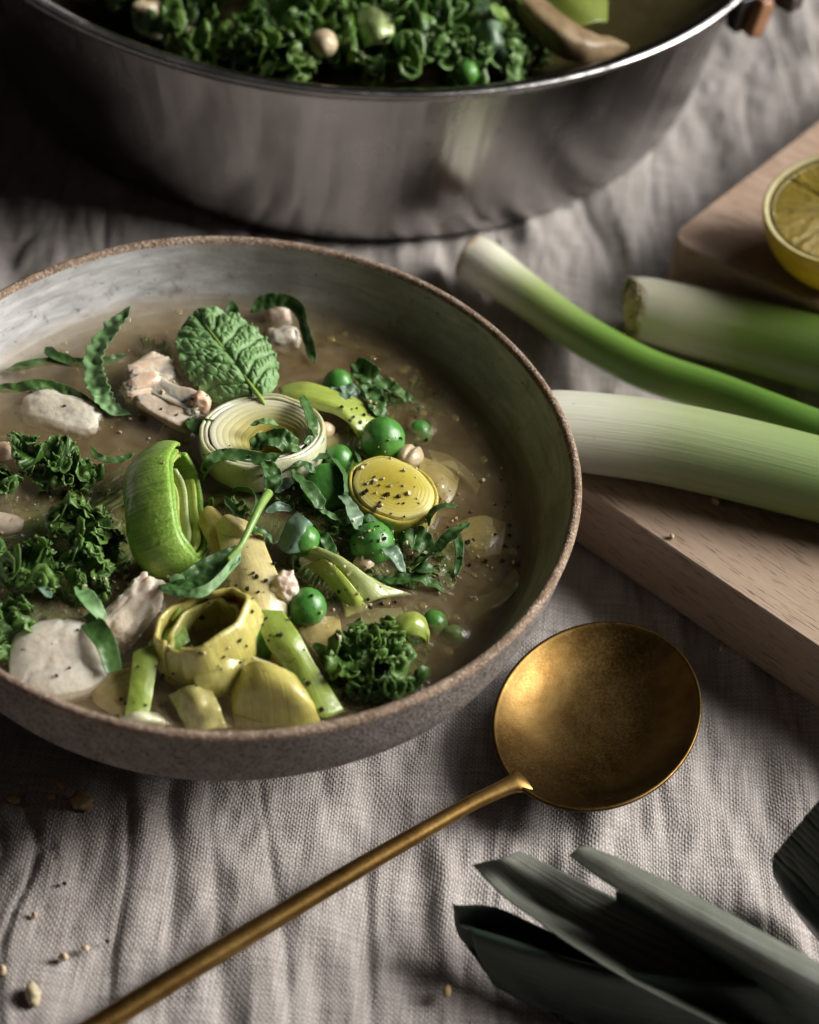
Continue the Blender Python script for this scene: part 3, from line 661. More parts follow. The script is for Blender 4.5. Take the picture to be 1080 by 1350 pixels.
# ------------------------------------------------------------------ brass spoon
SC = np.array([.1031, -.0354]); d1 = np.array([-.4505, -.8928]); d2 = np.array([.8928, -.4505]); SA, SBx = .0342, .0265; ZR = .0108
sp_root = empty('brass_spoon', (SC[0], SC[1], 0), 'brushed brass soup spoon with a long thin handle on the linen', 'spoon')
na, nr = 128, 26; th = np.linspace(0, 2 * np.pi, na, endpoint=False); q = np.linspace(.0, 1, nr)
def spz(q): return ZR - .0084 * (1 - q ** 3.0)
q = q * .985 + .015
P = np.zeros((na, nr, 3)); P[..., :2] = SC + (q[None] * SA * np.cos(th)[:, None])[..., None] * d1 + (q[None] * SBx * np.sin(th)[:, None])[..., None] * d2; P[..., 2] = spz(q)[None]
Vs = P.reshape(-1, 3).tolist() + [[SC[0], SC[1], spz(0)]]; Fs = grid_faces(na, nr, True) + [(((i + 1) % na) * nr, i * nr, na * nr) for i in range(na)]
o = link('spoon_bowl', Vs, Fs, 'brass', None, None, True, .0013, 1, -1.0); adopt(o, sp_root)
hp = [(690, 1029, 10.0), (684, 1031, 10.5), (675, 1034, 10.5), (660, 1041, 10.3), (620, 1060, 10.0), (560, 1094, 9.4), (470, 1146, 8.4), (350, 1218, 6.8), (240, 1284, 5.4), (130, 1352, 4.4), (60, 1394, 4.0)]
o = tube('handle', [W(x, y, z * .001) for x, y, z in hp], [.0040, .0034, .0027, .00225, .00210, .00225, .0025, .0027, .0028, .0029, .0029], 'brass2', None, 28, True, [.28, .40, .62, .80, .85, .85, .85, .85, .85, .85, .85], n=130); adopt(o, sp_root)

# ------------------------------------------------------------------ dark leek tops, lower right
tops = empty('leek_bunch', W(800, 1260, 0), 'dark green cut leek leaves folded in the lower right corner', 'leek leaves', 'leek leaves on the cloth')
def leaf(rows, mat, root, th=.0007, seed=0, **k):
    o = patch('leaf', rows, mat, 18, 34, th, None, 0.0, .00035, 160, seed, **k); adopt(o, root); return o
leaf([[(684, 1121, 20), (811, 1183, 21), (932, 1241, 20), (1090, 1320, 18)], [(664, 1130, 21.5), (768, 1200, 17), (900, 1265, 13), (1060, 1350, 10)],
      [(645, 1134, 20), (722, 1196, 15), (860, 1285, 11), (1020, 1370, 9)], [(622, 1140, 17), (672, 1188, 18), (802, 1277, 20), (960, 1360, 18)]], 'topsgrey', tops, seed=1)
leaf([[(772, 1114, 27), (876, 1160, 30), (980, 1215, 31), (1100, 1280, 30)], [(762, 1118, 28.5), (845, 1163, 32), (960, 1228, 33), (1100, 1302, 32)],
      [(749, 1128, 27), (811, 1172, 29.5), (941, 1245, 30), (1100, 1335, 29)]], 'topsgrey', tops, seed=2)
leaf([[(811, 1174, 27.5), (880, 1210, 28.5), (960, 1256, 28.5), (1100, 1336, 28)], [(815, 1188, 20), (900, 1240, 18), (970, 1285, 17), (1100, 1360, 16)], [(850, 1215, 8), (930, 1270, 6), (1000, 1320, 5), (1120, 1400, 5)]], 'tops', tops, seed=3)
leaf([[(598, 1192, 15), (660, 1199, 15), (800, 1262, 13), (1000, 1335, 13)], [(604, 1218, 8), (672, 1240, 6), (800, 1300, 5), (1000, 1375, 5)],
      [(619, 1226, 13), (710, 1253, 15), (802, 1279, 17), (930, 1291, 20), (1090, 1296, 20)], [(630, 1262, 8), (715, 1297, 7), (810, 1330, 7), (940, 1352, 8), (1090, 1370, 8)],
      [(650, 1300, 1.5), (730, 1340, 1.2), (830, 1372, 1.2), (960, 1400, 1.2), (1100, 1430, 1.5)]], 'tops', tops, seed=4)
leaf([[(596, 1190, 13), (640, 1212, 9), (700, 1240, 8)], [(604, 1230, 3), (650, 1275, 2), (720, 1310, 2)], [(628, 1262, 3), (660, 1300, 2), (740, 1345, 2)]], 'tops', tops, seed=6)
tops2 = empty('leek_bunch', W(1080, 1140, 0), 'small cut bunch of layered dark leek leaves at the right edge', 'leek leaves', 'leek leaves on the cloth')
for k in range(13):
    a = k / 12; x0, y0 = 1084 - 60 * a, 1048 + 74 * a; z = 34 - 20 * a
    leaf([[(x0, y0, z), (x0 + 60, y0 + 52, z + 2), (x0 + 140, y0 + 120, z + 1)], [(x0 - 5, y0 + 7, z - 1.2), (x0 + 52, y0 + 62, z + .5), (x0 + 130, y0 + 135, z)],
          [(x0 - 7, y0 + 11, z - 4.0), (x0 + 42, y0 + 70, z - 4), (x0 + 120, y0 + 150, z - 4)]], 'topsgrey' if k % 4 else 'tops', tops2, .0006, seed=10 + k)
leaf([[(1020, 1124, 13), (1060, 1160, 14), (1130, 1220, 14)], [(1020, 1150, 9), (1050, 1190, 9), (1120, 1260, 9)], [(1040, 1188, 3), (1060, 1215, 2), (1120, 1290, 2)]], 'tops', tops2, seed=21)

# ------------------------------------------------------------------ soup: leek slices
GL = 'leek slices in the soup'
def root_at(px, py, h, name, label, cat, g): return empty(name, W(px, py, ZB + h * .001), label, cat, g)
PXM = .000204
# white ring under the mint leaf
c = W(346, 584, ZB + .0045); r_ = root_at(346, 600, 0, 'leek_slice', 'thick white leek ring with a pale yellow centre right below the mint leaf', 'leek', GL)
ax = np.array([-.10, .14, .98])
for k, (f, hh) in enumerate(((1.0, .0096), (.925, .0099))):
    layer_ring('layer', c, ax, (1, .1, 0), .0156 * f, .0158 * f, hh, 'lk_white', r_, (0, 360), .0013, .030, 1 + k * .06, drop=-.0002 * k, flare=.06)
def ring_face(c, ax, al, a, b, q0, top, slope, off, rings, root, seed=1.06, wob=.03):
    ax = unit(ax); d1 = np.asarray(al, float); d1 = unit(d1 - (d1 @ ax) * ax); d2 = np.cross(ax, d1); nr, nt = 110, 150
    q = np.linspace(q0, 1, nr)[None]; t = np.linspace(0, 2 * np.pi, nt, endpoint=False)[:, None]
    k = 1 + wob * (np.sin(2 * t + seed) * .6 + np.sin(3 * t + 2.1 * seed) * .4 + .25 * np.sin(8 * t + seed * 3)); g = q + .012 * np.sin(2 * t + 1) * (1 - q)
    w = (1 - q) / (1 - q0); z = top - slope * w ** 1.5 - .0095 * np.clip((w - .86) / .14, 0, 1) ** 1.5 + .00014 * (np.abs(np.sin(g * rings * np.pi)) ** .5 - 1) + .0003 * np.sin(3 * t + 4 * q) * w
    P = c + ((a * k * q * np.cos(t)) + off[0] * w)[..., None] * d1 + ((b * k * q * np.sin(t)) + off[1] * w)[..., None] * d2 + z[..., None] * ax
    U, V = np.meshgrid(np.linspace(0, 1, nt), np.linspace(0, 1, nr), indexing='ij')
    adopt(sheet('core', P, 'lk_ringface', None, 0, 0, True, np.stack([V * .5, U], -1)), root)
ring_face(c, ax, (1, .1, 0), .0139, .0141, .34, .0046, .0030, (.0040, -.0030), 12, r_)
# green half ring on its side
c = W(218, 674, ZB + .0055); r_ = root_at(214, 690, 0, 'leek_slice', 'large bright green leek ring standing on its side left of the middle', 'leek', GL)
ax = np.array([.80, .16, .46]); al = np.array([.30, -.93, .02])
for k, (a, b, hgt, m, ar, dp) in enumerate([(.0178, .0098, .0140, 'lk_fresh', (-172, 172), 0), (.0164, .0084, .0142, 'lk_fresh', (-150, 176), .0003), (.0150, .0070, .0136, 'lk_lime', (-176, 140), -.0004), (.0134, .0058, .0118, 'lk_pale', (-170, 170), -.0018), (.0119, .0046, .0100, 'lk_lime', (-170, 170), -.0030)]):
    layer_ring('layer', c, ax, al, a, b, hgt, m, r_, ar, .00145, .045, k * .2 + 2, drop=dp, flare=.04, bulge=.16)
# yellow disc
c = W(516, 657, ZB + .0045); r_ = root_at(516, 670, 0, 'leek_slice', 'round yellow leek slice peppered on top, right of the dimpled pea', 'leek', GL)
ax = np.array([.06, -.05, .99]); al = np.array([.93, -.36, 0])
layer_ring('layer', c, ax, al, .0117, .0100, .0088, 'lk_gold', r_, (0, 360), .0010, .03, 3, drop=-.0004, flare=.05)
def ring_core(c, ax, al, a, b, top, dome, rings, mat, root, seed=3.3, wob=.03):
    ax = unit(ax); d1 = unit(al - (al @ ax) * ax); d2 = np.cross(ax, d1); nr, nt = 84, 120
    q = np.linspace(.01, 1, nr)[None]; t = np.linspace(0, 2 * np.pi, nt, endpoint=False)[:, None]
    k = 1 + wob * (np.sin(2 * t + seed) * .6 + np.sin(3 * t + 2.1 * seed) * .4 + .25 * np.sin(8 * t + seed * 3))
    g = q + .010 * np.sin(3 * t); wv = 1 + (np.abs(np.sin(g * rings * np.pi)) ** .45 - 1) * np.clip((q - .15) * 1.3, 0, 1)
    z = top + dome * (1 - q ** 2) + .00008 * (wv - 1) + .00012 * np.sin(3 * t + 1) * q - .0022 * np.clip((q - .93) / .07, 0, 1) ** 2
    P = c + (a * k * q * np.cos(t))[..., None] * d1 + (b * k * q * np.sin(t))[..., None] * d2 + z[..., None] * ax
    U, V = np.meshgrid(np.linspace(0, 1, nt), np.linspace(0, 1, nr), indexing='ij')
    return adopt(sheet('core', P, mat, None, 0, 0, True, np.stack([V * .5, U], -1)), root)
ring_core(c, ax, al, .0117, .0100, .0044, .0017, 11, 'lk_goldface', r_)
# yellow roll in front
ax = unit(np.array([-.30, .10, .95])); c = W(264, 814, ZB + .0125) - ax * .0082; r_ = root_at(262, 860, 0, 'leek_slice', 'big glistening yellow leek roll with a dark hollow at the front of the bowl', 'leek', GL)
al = np.array([.67, .74, 0])
for k, (a, b, hgt, m, ar, dp) in enumerate([(.0122, .0088, .0165, 'lk_yellow', (-152, 172), 0), (.0105, .0068, .0145, 'lk_yellow', (-70, 235), -.0014)]):
    layer_ring('layer', c, ax, al, a, b, hgt, m, r_, ar, .0015, .13, k * .9 + 4, drop=dp, flare=-.05, bulge=.16, rough=.0005)
o = patch('leek_slice', [[(322, 846, 8), (326, 878, 6), (314, 908, 1.5)], [(292, 862, 11), (297, 888, 9), (292, 918, 2.5)], [(252, 878, 9), (256, 902, 7), (262, 926, 1.5)]], 'lk_yellow', thick=.0016, bump=.0006, bs=220, seed=2)
thing(o, 'wet lumpy yellow leek sheet at the foot of the yellow roll', 'leek', GL)
def slice_(rows, mat, label, thick=.0013, bump=.0003, seed=1, **k):
    o = patch('leek_slice', rows, mat, thick=thick, bump=bump, seed=seed, **k); thing(o, label, 'leek', GL); return o
slice_([[(284, 690, 8), (290, 720, 8.6), (300, 770, 8), (318, 815, 6)], [(312, 682, 10), (320, 720, 11), (335, 765, 10.6), (345, 812, 8)], [(345, 700, 10), (354, 730, 10.4), (374, 775, 9), (380, 812, 5.5)]], 'lk_cream',
       'pale cream leek sheet specked with pepper in the middle of the bowl', seed=3)
slice_([[(284, 692, 9), (292, 704, 9), (300, 716, 8)], [(298, 680, 13), (312, 692, 14), (326, 706, 12)], [(318, 690, 11), (330, 700, 11), (345, 712, 9)]], 'lk_cream', 'small curled cream leek flake at the foot of the green stem', seed=4)
slice_([[(395, 728, 4), (430, 745, 4), (450, 775, 3), (470, 802, 1)], [(410, 722, 9), (440, 738, 9), (468, 760, 7), (500, 790, 3)], [(425, 723, 10), (460, 740, 9.5), (495, 765, 6), (545, 785, .5)]], 'lk_pale',
       'tapering pale green leek piece pointing right below the peppered peas', thick=.0022, seed=5)
slice_([[(405, 745, 3), (430, 765, 4), (450, 790, 2), (455, 815, .5)], [(418, 738, 7), (440, 758, 8), (462, 785, 5), (478, 806, 1)], [(428, 735, 9), (448, 752, 9), (470, 778, 6), (484, 800, 1)]], 'lk_lime', 'thin folded leek layer under the tapering pale piece', seed=6)
slice_([[(330, 808, 8.6), (352, 850, 9.6), (374, 884, 6), (398, 930, 2.4)], [(350, 805, 10), (375, 846, 11.4), (398, 880, 7.5), (425, 948, 3)], [(372, 806, 10), (395, 838, 11.2), (418, 880, 7.2), (455, 938, 2.4)]], 'lk_lime',
       'long lime green leek strip arching over the front right of the bowl', thick=.0017, seed=7)
slice_([[(330, 814, 5), (348, 852, 5), (368, 890, .5)], [(340, 814, 7), (358, 852, 7), (378, 888, 3)], [(350, 812, 8), (368, 852, 8), (386, 886, 4.5)]], 'lk_yellow', 'yellow inner layer beneath the long lime strip', seed=8)
slice_([[(310, 895, 3), (306, 930, 3), (312, 962, -3)], [(335, 872, 11), (345, 905, 10), (350, 958, 1)], [(365, 882, 11), (390, 915, 10), (400, 962, 1)], [(385, 892, 8), (410, 930, 6), (428, 958, -1)]], 'lk_yellow',
       'large smooth yellow leek chunk at the front rim of the bowl', thick=.0024, bump=.0002, seed=9)
slice_([[(330, 868, 9), (345, 872, 10), (366, 880, 9)], [(334, 872, 10.6), (348, 878, 11.6), (368, 886, 10.6)]], 'lk_white', 'pale edge flake on top of the smooth yellow chunk', nu=8, nv=16, seed=10)
slice_([[(176, 862, 7.0), (172, 900, 6.0), (164, 946, 2.4)], [(192, 853, 7.8), (188, 895, 6.8), (181, 945, 3)], [(213, 848, 7.6), (205, 890, 6.6), (197, 940, 2.8)]], 'lk_lime', 'upright green leek strip at the front left beside the yellow roll', thick=.0016, seed=11)
slice_([[(120, 905, .5), (140, 890, 1.5), (175, 878, 2)], [(125, 925, 0), (150, 918, 2.5), (178, 912, 3)], [(150, 942, -.5), (165, 942, 1), (182, 938, 1.5)]], 'lk_glass', 'translucent olive leek piece left of the upright strip', seed=13)
slice_([[(222, 918, 2), (236, 940, 3), (248, 962, 1)], [(248, 906, 6), (262, 930, 6.5), (272, 962, 2)], [(280, 912, 5), (290, 935, 5), (300, 960, 1)]], 'lk_glass', 'shiny translucent leek flake at the very front of the bowl', thick=.0018, bump=.0006, seed=14)
slice_([[(158, 945, 1), (180, 938, 3), (205, 942, 1)], [(160, 950, 1.5), (185, 946, 4), (218, 952, 2)], [(170, 956, 0), (190, 956, 1), (215, 958, 0)]], 'lk_white', 'small white-green leek curl against the front rim', seed=15)
slice_([[(196, 850, 4), (215, 830, 5), (238, 812, 5)], [(205, 862, 6), (225, 845, 7), (246, 830, 7)], [(220, 870, 5), (238, 856, 6), (250, 848, 6)]], 'lk_green', 'short dark green leek bit at the left of the yellow roll', seed=16)
slice_([[(222, 812, 7), (232, 800, 9), (243, 790, 9)], [(228, 820, 8), (238, 806, 10), (248, 795, 10)]], 'lk_lime', 'tiny lime leek scrap above the short dark bit', nu=8, nv=14, seed=17)
slice_([[(366, 513, 4), (395, 505, 6), (430, 512, 6), (470, 525, 5), (502, 548, 3)], [(375, 525, 6), (405, 524, 8), (440, 532, 8), (470, 548, 6), (498, 556, 4)], [(400, 538, 5), (425, 540, 6), (450, 550, 6), (468, 568, 5), (474, 578, 3)]], 'lk_lime',
       'bright lime leek piece with a pointed tip behind the white ring', thick=.0016, seed=18)
slice_([[(545, 600, 1), (580, 612, 1.2), (606, 632, .3)], [(552, 622, 2.5), (580, 636, 2.5), (600, 652, .8)], [(562, 645, 2.5), (578, 655, 2), (590, 668, .5)]], 'lk_glass', 'translucent greenish leek slice just right of the yellow slice', zb=ZB - .0036, seed=19)
slice_([[(562, 592, -.4), (600, 606, .2), (634, 640, -.3)], [(570, 610, .8), (604, 625, 1), (628, 655, .2)]], 'lk_glass', 'half sunken see-through leek slice near the shaded broth', nu=10, zb=ZB - .0036, seed=20)
slice_([[(600, 690, .2), (635, 680, .8), (668, 690, 0)], [(610, 715, .8), (640, 706, 1.2), (665, 712, 0)], [(620, 740, -.2), (640, 735, .4), (660, 732, -.4)]], 'lk_glass', 'glassy leek film floating by the right hand herbs', thick=.0009, zb=ZB - .0036, seed=21)
slice_([[(510, 835, 2), (525, 815, 5), (545, 808, 6), (560, 815, 5)], [(516, 842, 3), (532, 826, 7), (552, 820, 7), (566, 838, 4)], [(524, 846, 2), (540, 838, 5), (556, 842, 4), (564, 856, 0)]], 'lk_lime', 'curled lime leek end above the front kale', seed=22)
slice_([[(452, 850, 1), (458, 832, 4), (468, 820, 5)], [(462, 852, 2), (472, 836, 5), (482, 828, 5)], [(476, 850, 1), (486, 842, 3), (494, 838, 2)]], 'lk_lime', 'short lime leek stub left of the curled end', seed=23)
slice_([[(392, 830, .5), (420, 815, 1.5), (448, 812, .6)], [(405, 850, 1), (428, 838, 2), (450, 835, 1)], [(418, 868, -.3), (436, 862, .6), (450, 858, 0)]], 'lk_glass', 'pale leek film in the broth under the round pea', zb=ZB - .0036, seed=24)
slice_([[(392, 880, 0), (412, 884, 1.5), (440, 900, 1)], [(402, 900, .5), (425, 902, 2), (448, 912, 1)], [(418, 925, -.5), (432, 922, .6), (448, 926, 0)]], 'lk_green', 'dull green leek layer between the long strip and the front kale', seed=25)
slice_([[(365, 720, 7), (378, 690, 10), (392, 674, 10)], [(378, 730, 8), (394, 702, 12), (404, 684, 12)], [(396, 728, 8), (408, 706, 11), (412, 692, 10)]], 'herbgrey', 'grey green leek skin wrapped round a pea in the centre', thick=.0008, seed=26)
slice_([[(262, 690, 5), (272, 712, 5), (284, 740, 3)], [(272, 668, 8), (290, 690, 8), (300, 722, 5)], [(285, 672, 8), (300, 690, 8), (308, 712, 6)]], 'lk_glass', 'cloudy leek slice leaning on the green ring', seed=27)
slice_([[(460, 606, 2), (475, 612, 3), (492, 606, 3)], [(450, 640, 3), (470, 640, 4), (490, 640, 4)]], 'lk_green', 'green leek layer under the largest pea', nu=10, seed=28)
slice_([[(395, 600, 1), (420, 575, 2), (445, 572, 1)], [(400, 625, 1.5), (425, 610, 2.5), (448, 600, 1.5)]], 'lk_glass', 'pale leek shard right of the white ring', nu=10, seed=29)

# ------------------------------------------------------------------ soup: peas and beans
def pea(px, py, r, h, label, seed, dent=None):
    bm = bmesh.new(); bmesh.ops.create_icosphere(bm, subdivisions=4, radius=1)
    R = r * PXM * .94
    for v in bm.verts:
        n = v.co.normalized(); d = 1 + .025 * mnoise.noise(n * 1.7 + Vector((seed, 0, 0))) + .012 * mnoise.noise(n * 5 + Vector((0, seed, 0))) - .032 * max(0, 1 - abs(mnoise.noise(n * 2.6 + Vector((seed, seed, 0)))) * 9)
        if dent is not None:
            c_ = n.dot(Vector(dent).normalized())
            if c_ > .35: d -= .42 * ((c_ - .35) / .65) ** .8
        v.co = n * R * d
    me = bpy.data.meshes.new('pea'); bm.to_mesh(me); bm.free(); me.materials.append(M['pea']); me.polygons.foreach_set('use_smooth', np.ones(len(me.polygons), bool))
    o = bpy.data.objects.new('pea', me); COL.objects.link(o); o.location = tuple(map(float, W(px, py, ZB + h * .001)))
    return thing(o, label, 'pea', 'peas in the soup')
pea(505, 579, 32, 4.6, 'largest green pea, dotted with pale crumbs above the yellow slice', 1)
pea(553, 571, 20, -2.2, 'half sunken pea beside the largest one', 2)
pea(446, 606, 22, 2.4, 'pea behind the dimpled pea', 3)
pea(431, 643, 34, 4.8, 'dimpled dark pea with a herb strip across it', 4, (.05, -.45, .85))
pea(446, 506, 22, 2.0, 'pea at the back under the dark herb tangle', 5)
pea(491, 716, 31, 3.0, 'peppered pea below the yellow slice', 6)
pea(405, 800, 26, 3.6, 'round shiny pea sitting alone in pale broth', 7)
pea(342, 846, 27, 3.4, 'pea tucked under the lime strip at the front', 8)
pea(572, 822, 19, -1.8, 'dim pea under the broth beside the curled leek end', 9)
pea(598, 838, 15, -2.2, 'faint pea almost lost in the dark broth on the right', 10)
pea(400, 712, 23, 6.0, 'pea wrapped in grey green leek skin', 11)
def bean(px, py, size, h, rot, label, mat='bean', seed=1, cleft=True, cat='bean'):
    bm = bmesh.new(); bmesh.ops.create_icosphere(bm, subdivisions=4, radius=1)
    E_ = Euler(rot).to_matrix()
    for v in bm.verts:
        n = v.co.copy(); d = 1 + .06 * mnoise.noise(n * 1.6 + Vector((seed, 2, 0)))
        p = Vector((n.x * size[0], n.y * size[1], n.z * size[2])) * d
        if cleft: p.z -= size[2] * .45 * math.exp(-(n.y / .16) ** 2) * max(0, n.z)
        v.co = E_ @ p
    nm = cat.replace(' ', '_'); me = bpy.data.meshes.new(nm); bm.to_mesh(me); bm.free(); me.materials.append(M[mat]); me.polygons.foreach_set('use_smooth', np.ones(len(me.polygons), bool))
    o = bpy.data.objects.new(nm, me); COL.objects.link(o); o.location = tuple(map(float, W(px, py, ZB + h * .001)))
    return thing(o, label, cat, 'pale grains and beans in the soup')
bean(541, 601, (.0046, .0036, .0030), 3.0, (0, rad(20), rad(70)), 'creased tan bean leaning on the largest pea', seed=2)
bean(426, 568, (.0034, .0026, .0024), 1.2, (0, 0, .4), 'small pale bean beside the lime leek tip', seed=3, cleft=False)
bean(480, 742, (.0032, .0026, .0022), 1.0, (0, 0, .9), 'pale bean under the peppered pea', seed=4, cleft=False)
o = blob('crumb', W(512, 640, ZB + .0082), (.0020, .0010, .0009), 'lk_white', (0, 0, .1), .12, 500, 5, 3, flat=.5); thing(o, 'small white oblong crumb on top of the yellow leek slice', 'crumb')
o = blob('chicken_crumb', W(374, 776, ZB + .0065), (.0040, .0042, .0046), 'chickpink', (0, 0, .3), .30, 330, 3, 4, cells=.35); thing(o, 'knobbly tan chicken crumb left of the round pea', 'chicken', 'chicken pieces in the soup')

# ------------------------------------------------------------------ soup: chicken
GC = 'chicken pieces in the soup'
def chick(px, py, size, h, rot, label, mat='chick', **k):
    o = blob('chicken_piece', W(px, py, ZB - SINK + h * .001), size, mat, rot, **k); return thing(o, label, 'chicken', GC)
def shred(px, py, L, w, n, h, yaw, label, mat='chick', seed=1, spread=1.0, fl=.5, lift=0.0):
    """a torn piece: a bundle of flat fibre flakes lying along yaw (degrees), joined into one lump"""
    r = np.random.default_rng(seed); bm = bmesh.new(); q = rad(yaw)
    for i in range(n):
        st = bmesh.ops.create_icosphere(bm, subdivisions=4, radius=1)['verts']; off = Vector((r.normal(0, .22) * L, r.normal(0, .42) * w * spread, abs(r.normal(0, .32)) * w * .55))
        sx, sy, sz = L * r.uniform(.55, .95), w * r.uniform(.26, .50), w * r.uniform(.12, .22); E_ = Euler((r.normal(0, .55), r.normal(0, .16) + lift, q + r.normal(0, .20))).to_matrix(); E0 = Euler((0, lift, q)).to_matrix(); k0 = r.uniform(0, 50)
        for v in st:
            c = Vector([math.copysign(abs(a) ** fl, a) for a in v.co]); k = Vector((c.x * sx * 160, c.y * sy * 700, c.z * sz * 700)) + Vector((k0, 0, 0))
            d = 1 + .09 * mnoise.fractal(k, .9, 2.1, 4) + .5 * max(0, abs(c.x) - .55) * mnoise.noise(k * 3)
            v.co = E_ @ Vector((c.x * sx * d, c.y * sy * d, c.z * sz * d)) + E0 @ off
    me = bpy.data.meshes.new('chicken_piece'); bm.to_mesh(me); bm.free(); me.materials.append(M[mat]); me.polygons.foreach_set('use_smooth', np.ones(len(me.polygons), bool))
    o = bpy.data.objects.new('chicken_piece', me); COL.objects.link(o); o.location = tuple(map(float, W(px, py, ZB - SINK + h * .001))); return thing(o, label, 'chicken', GC)
chick(80, 548, (.0118, .0064, .0036), .5, (rad(8), rad(-4), rad(-14)), 'smooth white chicken piece half sunk at the left below a herb strip', amp=.18, ns=90, seed=4, flat=.72, sub=5, fibres=.05)
shred(203, 510, .0088, .0130, 12, 2.6, 35, 'flaky tan chicken piece left of the mint leaf', 'chickpink', 7)
shred(226, 541, .0104, .0096, 8, 2.2, -28, 'shredded pinkish chicken flake below the mint leaf', 'chickpink', 9)
chick(262, 540, (.0028, .0026, .0068), 4.0, (rad(10), rad(12), 0), 'thin upright chicken shred under the mint leaf edge', 'chickpink', amp=.2, ns=200, seed=10, flat=.6)
chick(235, 568, (.0050, .0040, .0034), .8, (0, 0, .5), 'small rounded chicken bit left of the white leek ring', 'chickpink', amp=.2, ns=180, seed=12, cells=.2)
chick(372, 447, (.0052, .0040, .0034), 1.6, (0, rad(-10), .3), 'white chicken bit right of the mint leaf tip', amp=.25, ns=220, seed=14, cells=.25, flat=.75)
chick(366, 418, (.0040, .0032, .0044), 2.0, (0, 0, .2), 'tan chicken bit under the arched herb at the back', 'chickpink', amp=.15, ns=180, seed=15, flat=.7)
chick(78, 872, (.0124, .0112, .0054), 2.2, (rad(14), rad(-6), rad(18)), 'round pale chicken slice at the lower left rim', amp=.05, ns=90, seed=17, flat=.80, sub=5, fibres=.012, grooves=(75, 215, 330))
chick(172, 810, (.0052, .0112, .0036), 3.8, (rad(16), rad(8), rad(-26)), 'ragged white chicken shred beside the round slice', amp=.20, ns=230, seed=19, cells=.20, flat=.72, sub=5, fibres=.06)
chick(6, 690, (.0050, .0036, .0026), .2, (0, 0, 0), 'small white chicken fleck at the left edge', amp=.2, seed=21)
chick(5, 595, (.0046, .0034, .0024), 0, (0, 0, 0), 'sunken chicken fleck above the left kale', 'chickpink', amp=.2, seed=22)

# ------------------------------------------------------------------ soup: mint leaf
def mint_leaf():
    ns_, nt = 190, 150
    base, tip = W(341, 522, ZB + .0075), W(254, 405, ZB + .0105)
    ax = unit(tip - base); L = np.linalg.norm(tip - base)
    up = unit(np.array([.06, -.30, .95])); sd = unit(np.cross(ax, up)); up = np.cross(sd, ax)
    s = np.linspace(0, 1, ns_)[:, None]; t = np.linspace(-1, 1, nt)[None]
    hw = (np.sin(np.pi * np.clip(s, 0, 1) ** .92) ** .50) * .0124 + .0004
    ser = 1 + .030 * np.sin(s * 2 * np.pi * 17) * np.abs(t) ** 6
    at = np.abs(t); X = t * hw * ser; Y = s * L
    # lateral veins: six a side, sweeping towards the tip; the quilting between them
    d = np.full((ns_, nt), 1e9)
    for sidev in (-1, 1):
        for k in range(6):
            s0 = (-.02, .13, .31, .47, .64, .80)[k] + (.055 if sidev > 0 else 0) + .02 * math.sin(k * 5 + sidev)
            yv = (s0 + .30 * at - .12 * at ** 2 + .012 * np.sin(at * 9 + k * 2 + sidev)) * L
            dv = np.abs(Y - yv) * .85
            d = np.where(np.sign(t + 1e-9) == sidev, np.minimum(d, dv), d)
    dm = np.abs(X)
    d2 = np.empty((ns_, nt))
    for i in range(ns_):
        for j in range(nt):
            ds, _ = mnoise.voronoi(Vector((X[i, j] * 520, (Y[i, 0] - X[i, j] * np.sign(t[0, j]) * .55) * 430, 2.2))); d2[i, j] = ds[1] - ds[0]
    q = (1 - np.exp(-(d / .00062) ** 1.5)); qm = (1 - np.exp(-(dm / .00085) ** 1.6)); q2 = 1 - np.exp(-(d2 / .30) ** 1.4)
    H = .00115 * q * qm + .00062 * q2 * np.minimum(q, qm) - .0002
    H = H - .0030 * at ** 2.2 * (1 - .3 * s) + .0012 * np.sin(s * 6 + t * 2) - .0024 * (s - .5) ** 2 * 4
    H = H + .0007 * np.sin(s * 2 * np.pi * 6.5 + 1) * at ** 4
    P = base + Y[..., None] * ax + X[..., None] * sd + H[..., None] * up
    root = empty('mint_leaf', W(295, 470, ZB), 'broad quilted mint leaf lying whole at the back of the bowl', 'mint leaf', 'mint garnish')
    adopt(sheet('blade', P, 'mint', None, .0004, 0), root)
    o = tube('midrib', [base - ax * .0035 - up * .0006, base, base + ax * L * .4 + up * .0002, base + ax * L * .8], [.0007, .00065, .0004, .00012], 'stem', None, 10, n=40); adopt(o, root)
mint_leaf()
r2 = empty('mint_leaf', W(270, 750, ZB), 'folded mint leaf with a long pale stem in the middle of the bowl', 'mint leaf', 'mint garnish')
o = patch('blade', [[(208, 776, 11), (235, 758, 12), (270, 735, 13), (312, 718, 13)], [(212, 772, 9), (240, 768, 10.5), (275, 755, 11), (314, 722, 12.5)], [(208, 775, 10.5), (235, 785, 13), (270, 782, 14), (318, 738, 13.5)]], 'herb', 40, 70, .0005, None, None, .0006, 330, 3); adopt(o, r2)
o = patch('blade', [[(209, 775, 12), (235, 778, 13.5), (275, 768, 15), (318, 722, 14)], [(216, 782, 12), (240, 788, 13), (275, 784, 14), (318, 740, 13)]], 'mint', 24, 60, .0005, None, None, .0005, 330, 4); adopt(o, r2)
o = patch('blade', [[(222, 762, 12), (232, 757, 12.5), (242, 760, 12)], [(224, 768, 11.5), (234, 765, 12), (244, 764, 12)]], 'mint', 10, 16, .0004, None, None, .0003, 330, 5); adopt(o, r2)
o = tube('stem', [W(x, y, ZB + z * .001) for x, y, z in [(300, 738, 13.5), (318, 718, 14.5), (332, 690, 15.5), (344, 666, 15.5), (354, 650, 14)]], [.0006, .0008, .0010, .0011, .0013], 'stem', None, 12, n=40); adopt(o, r2)

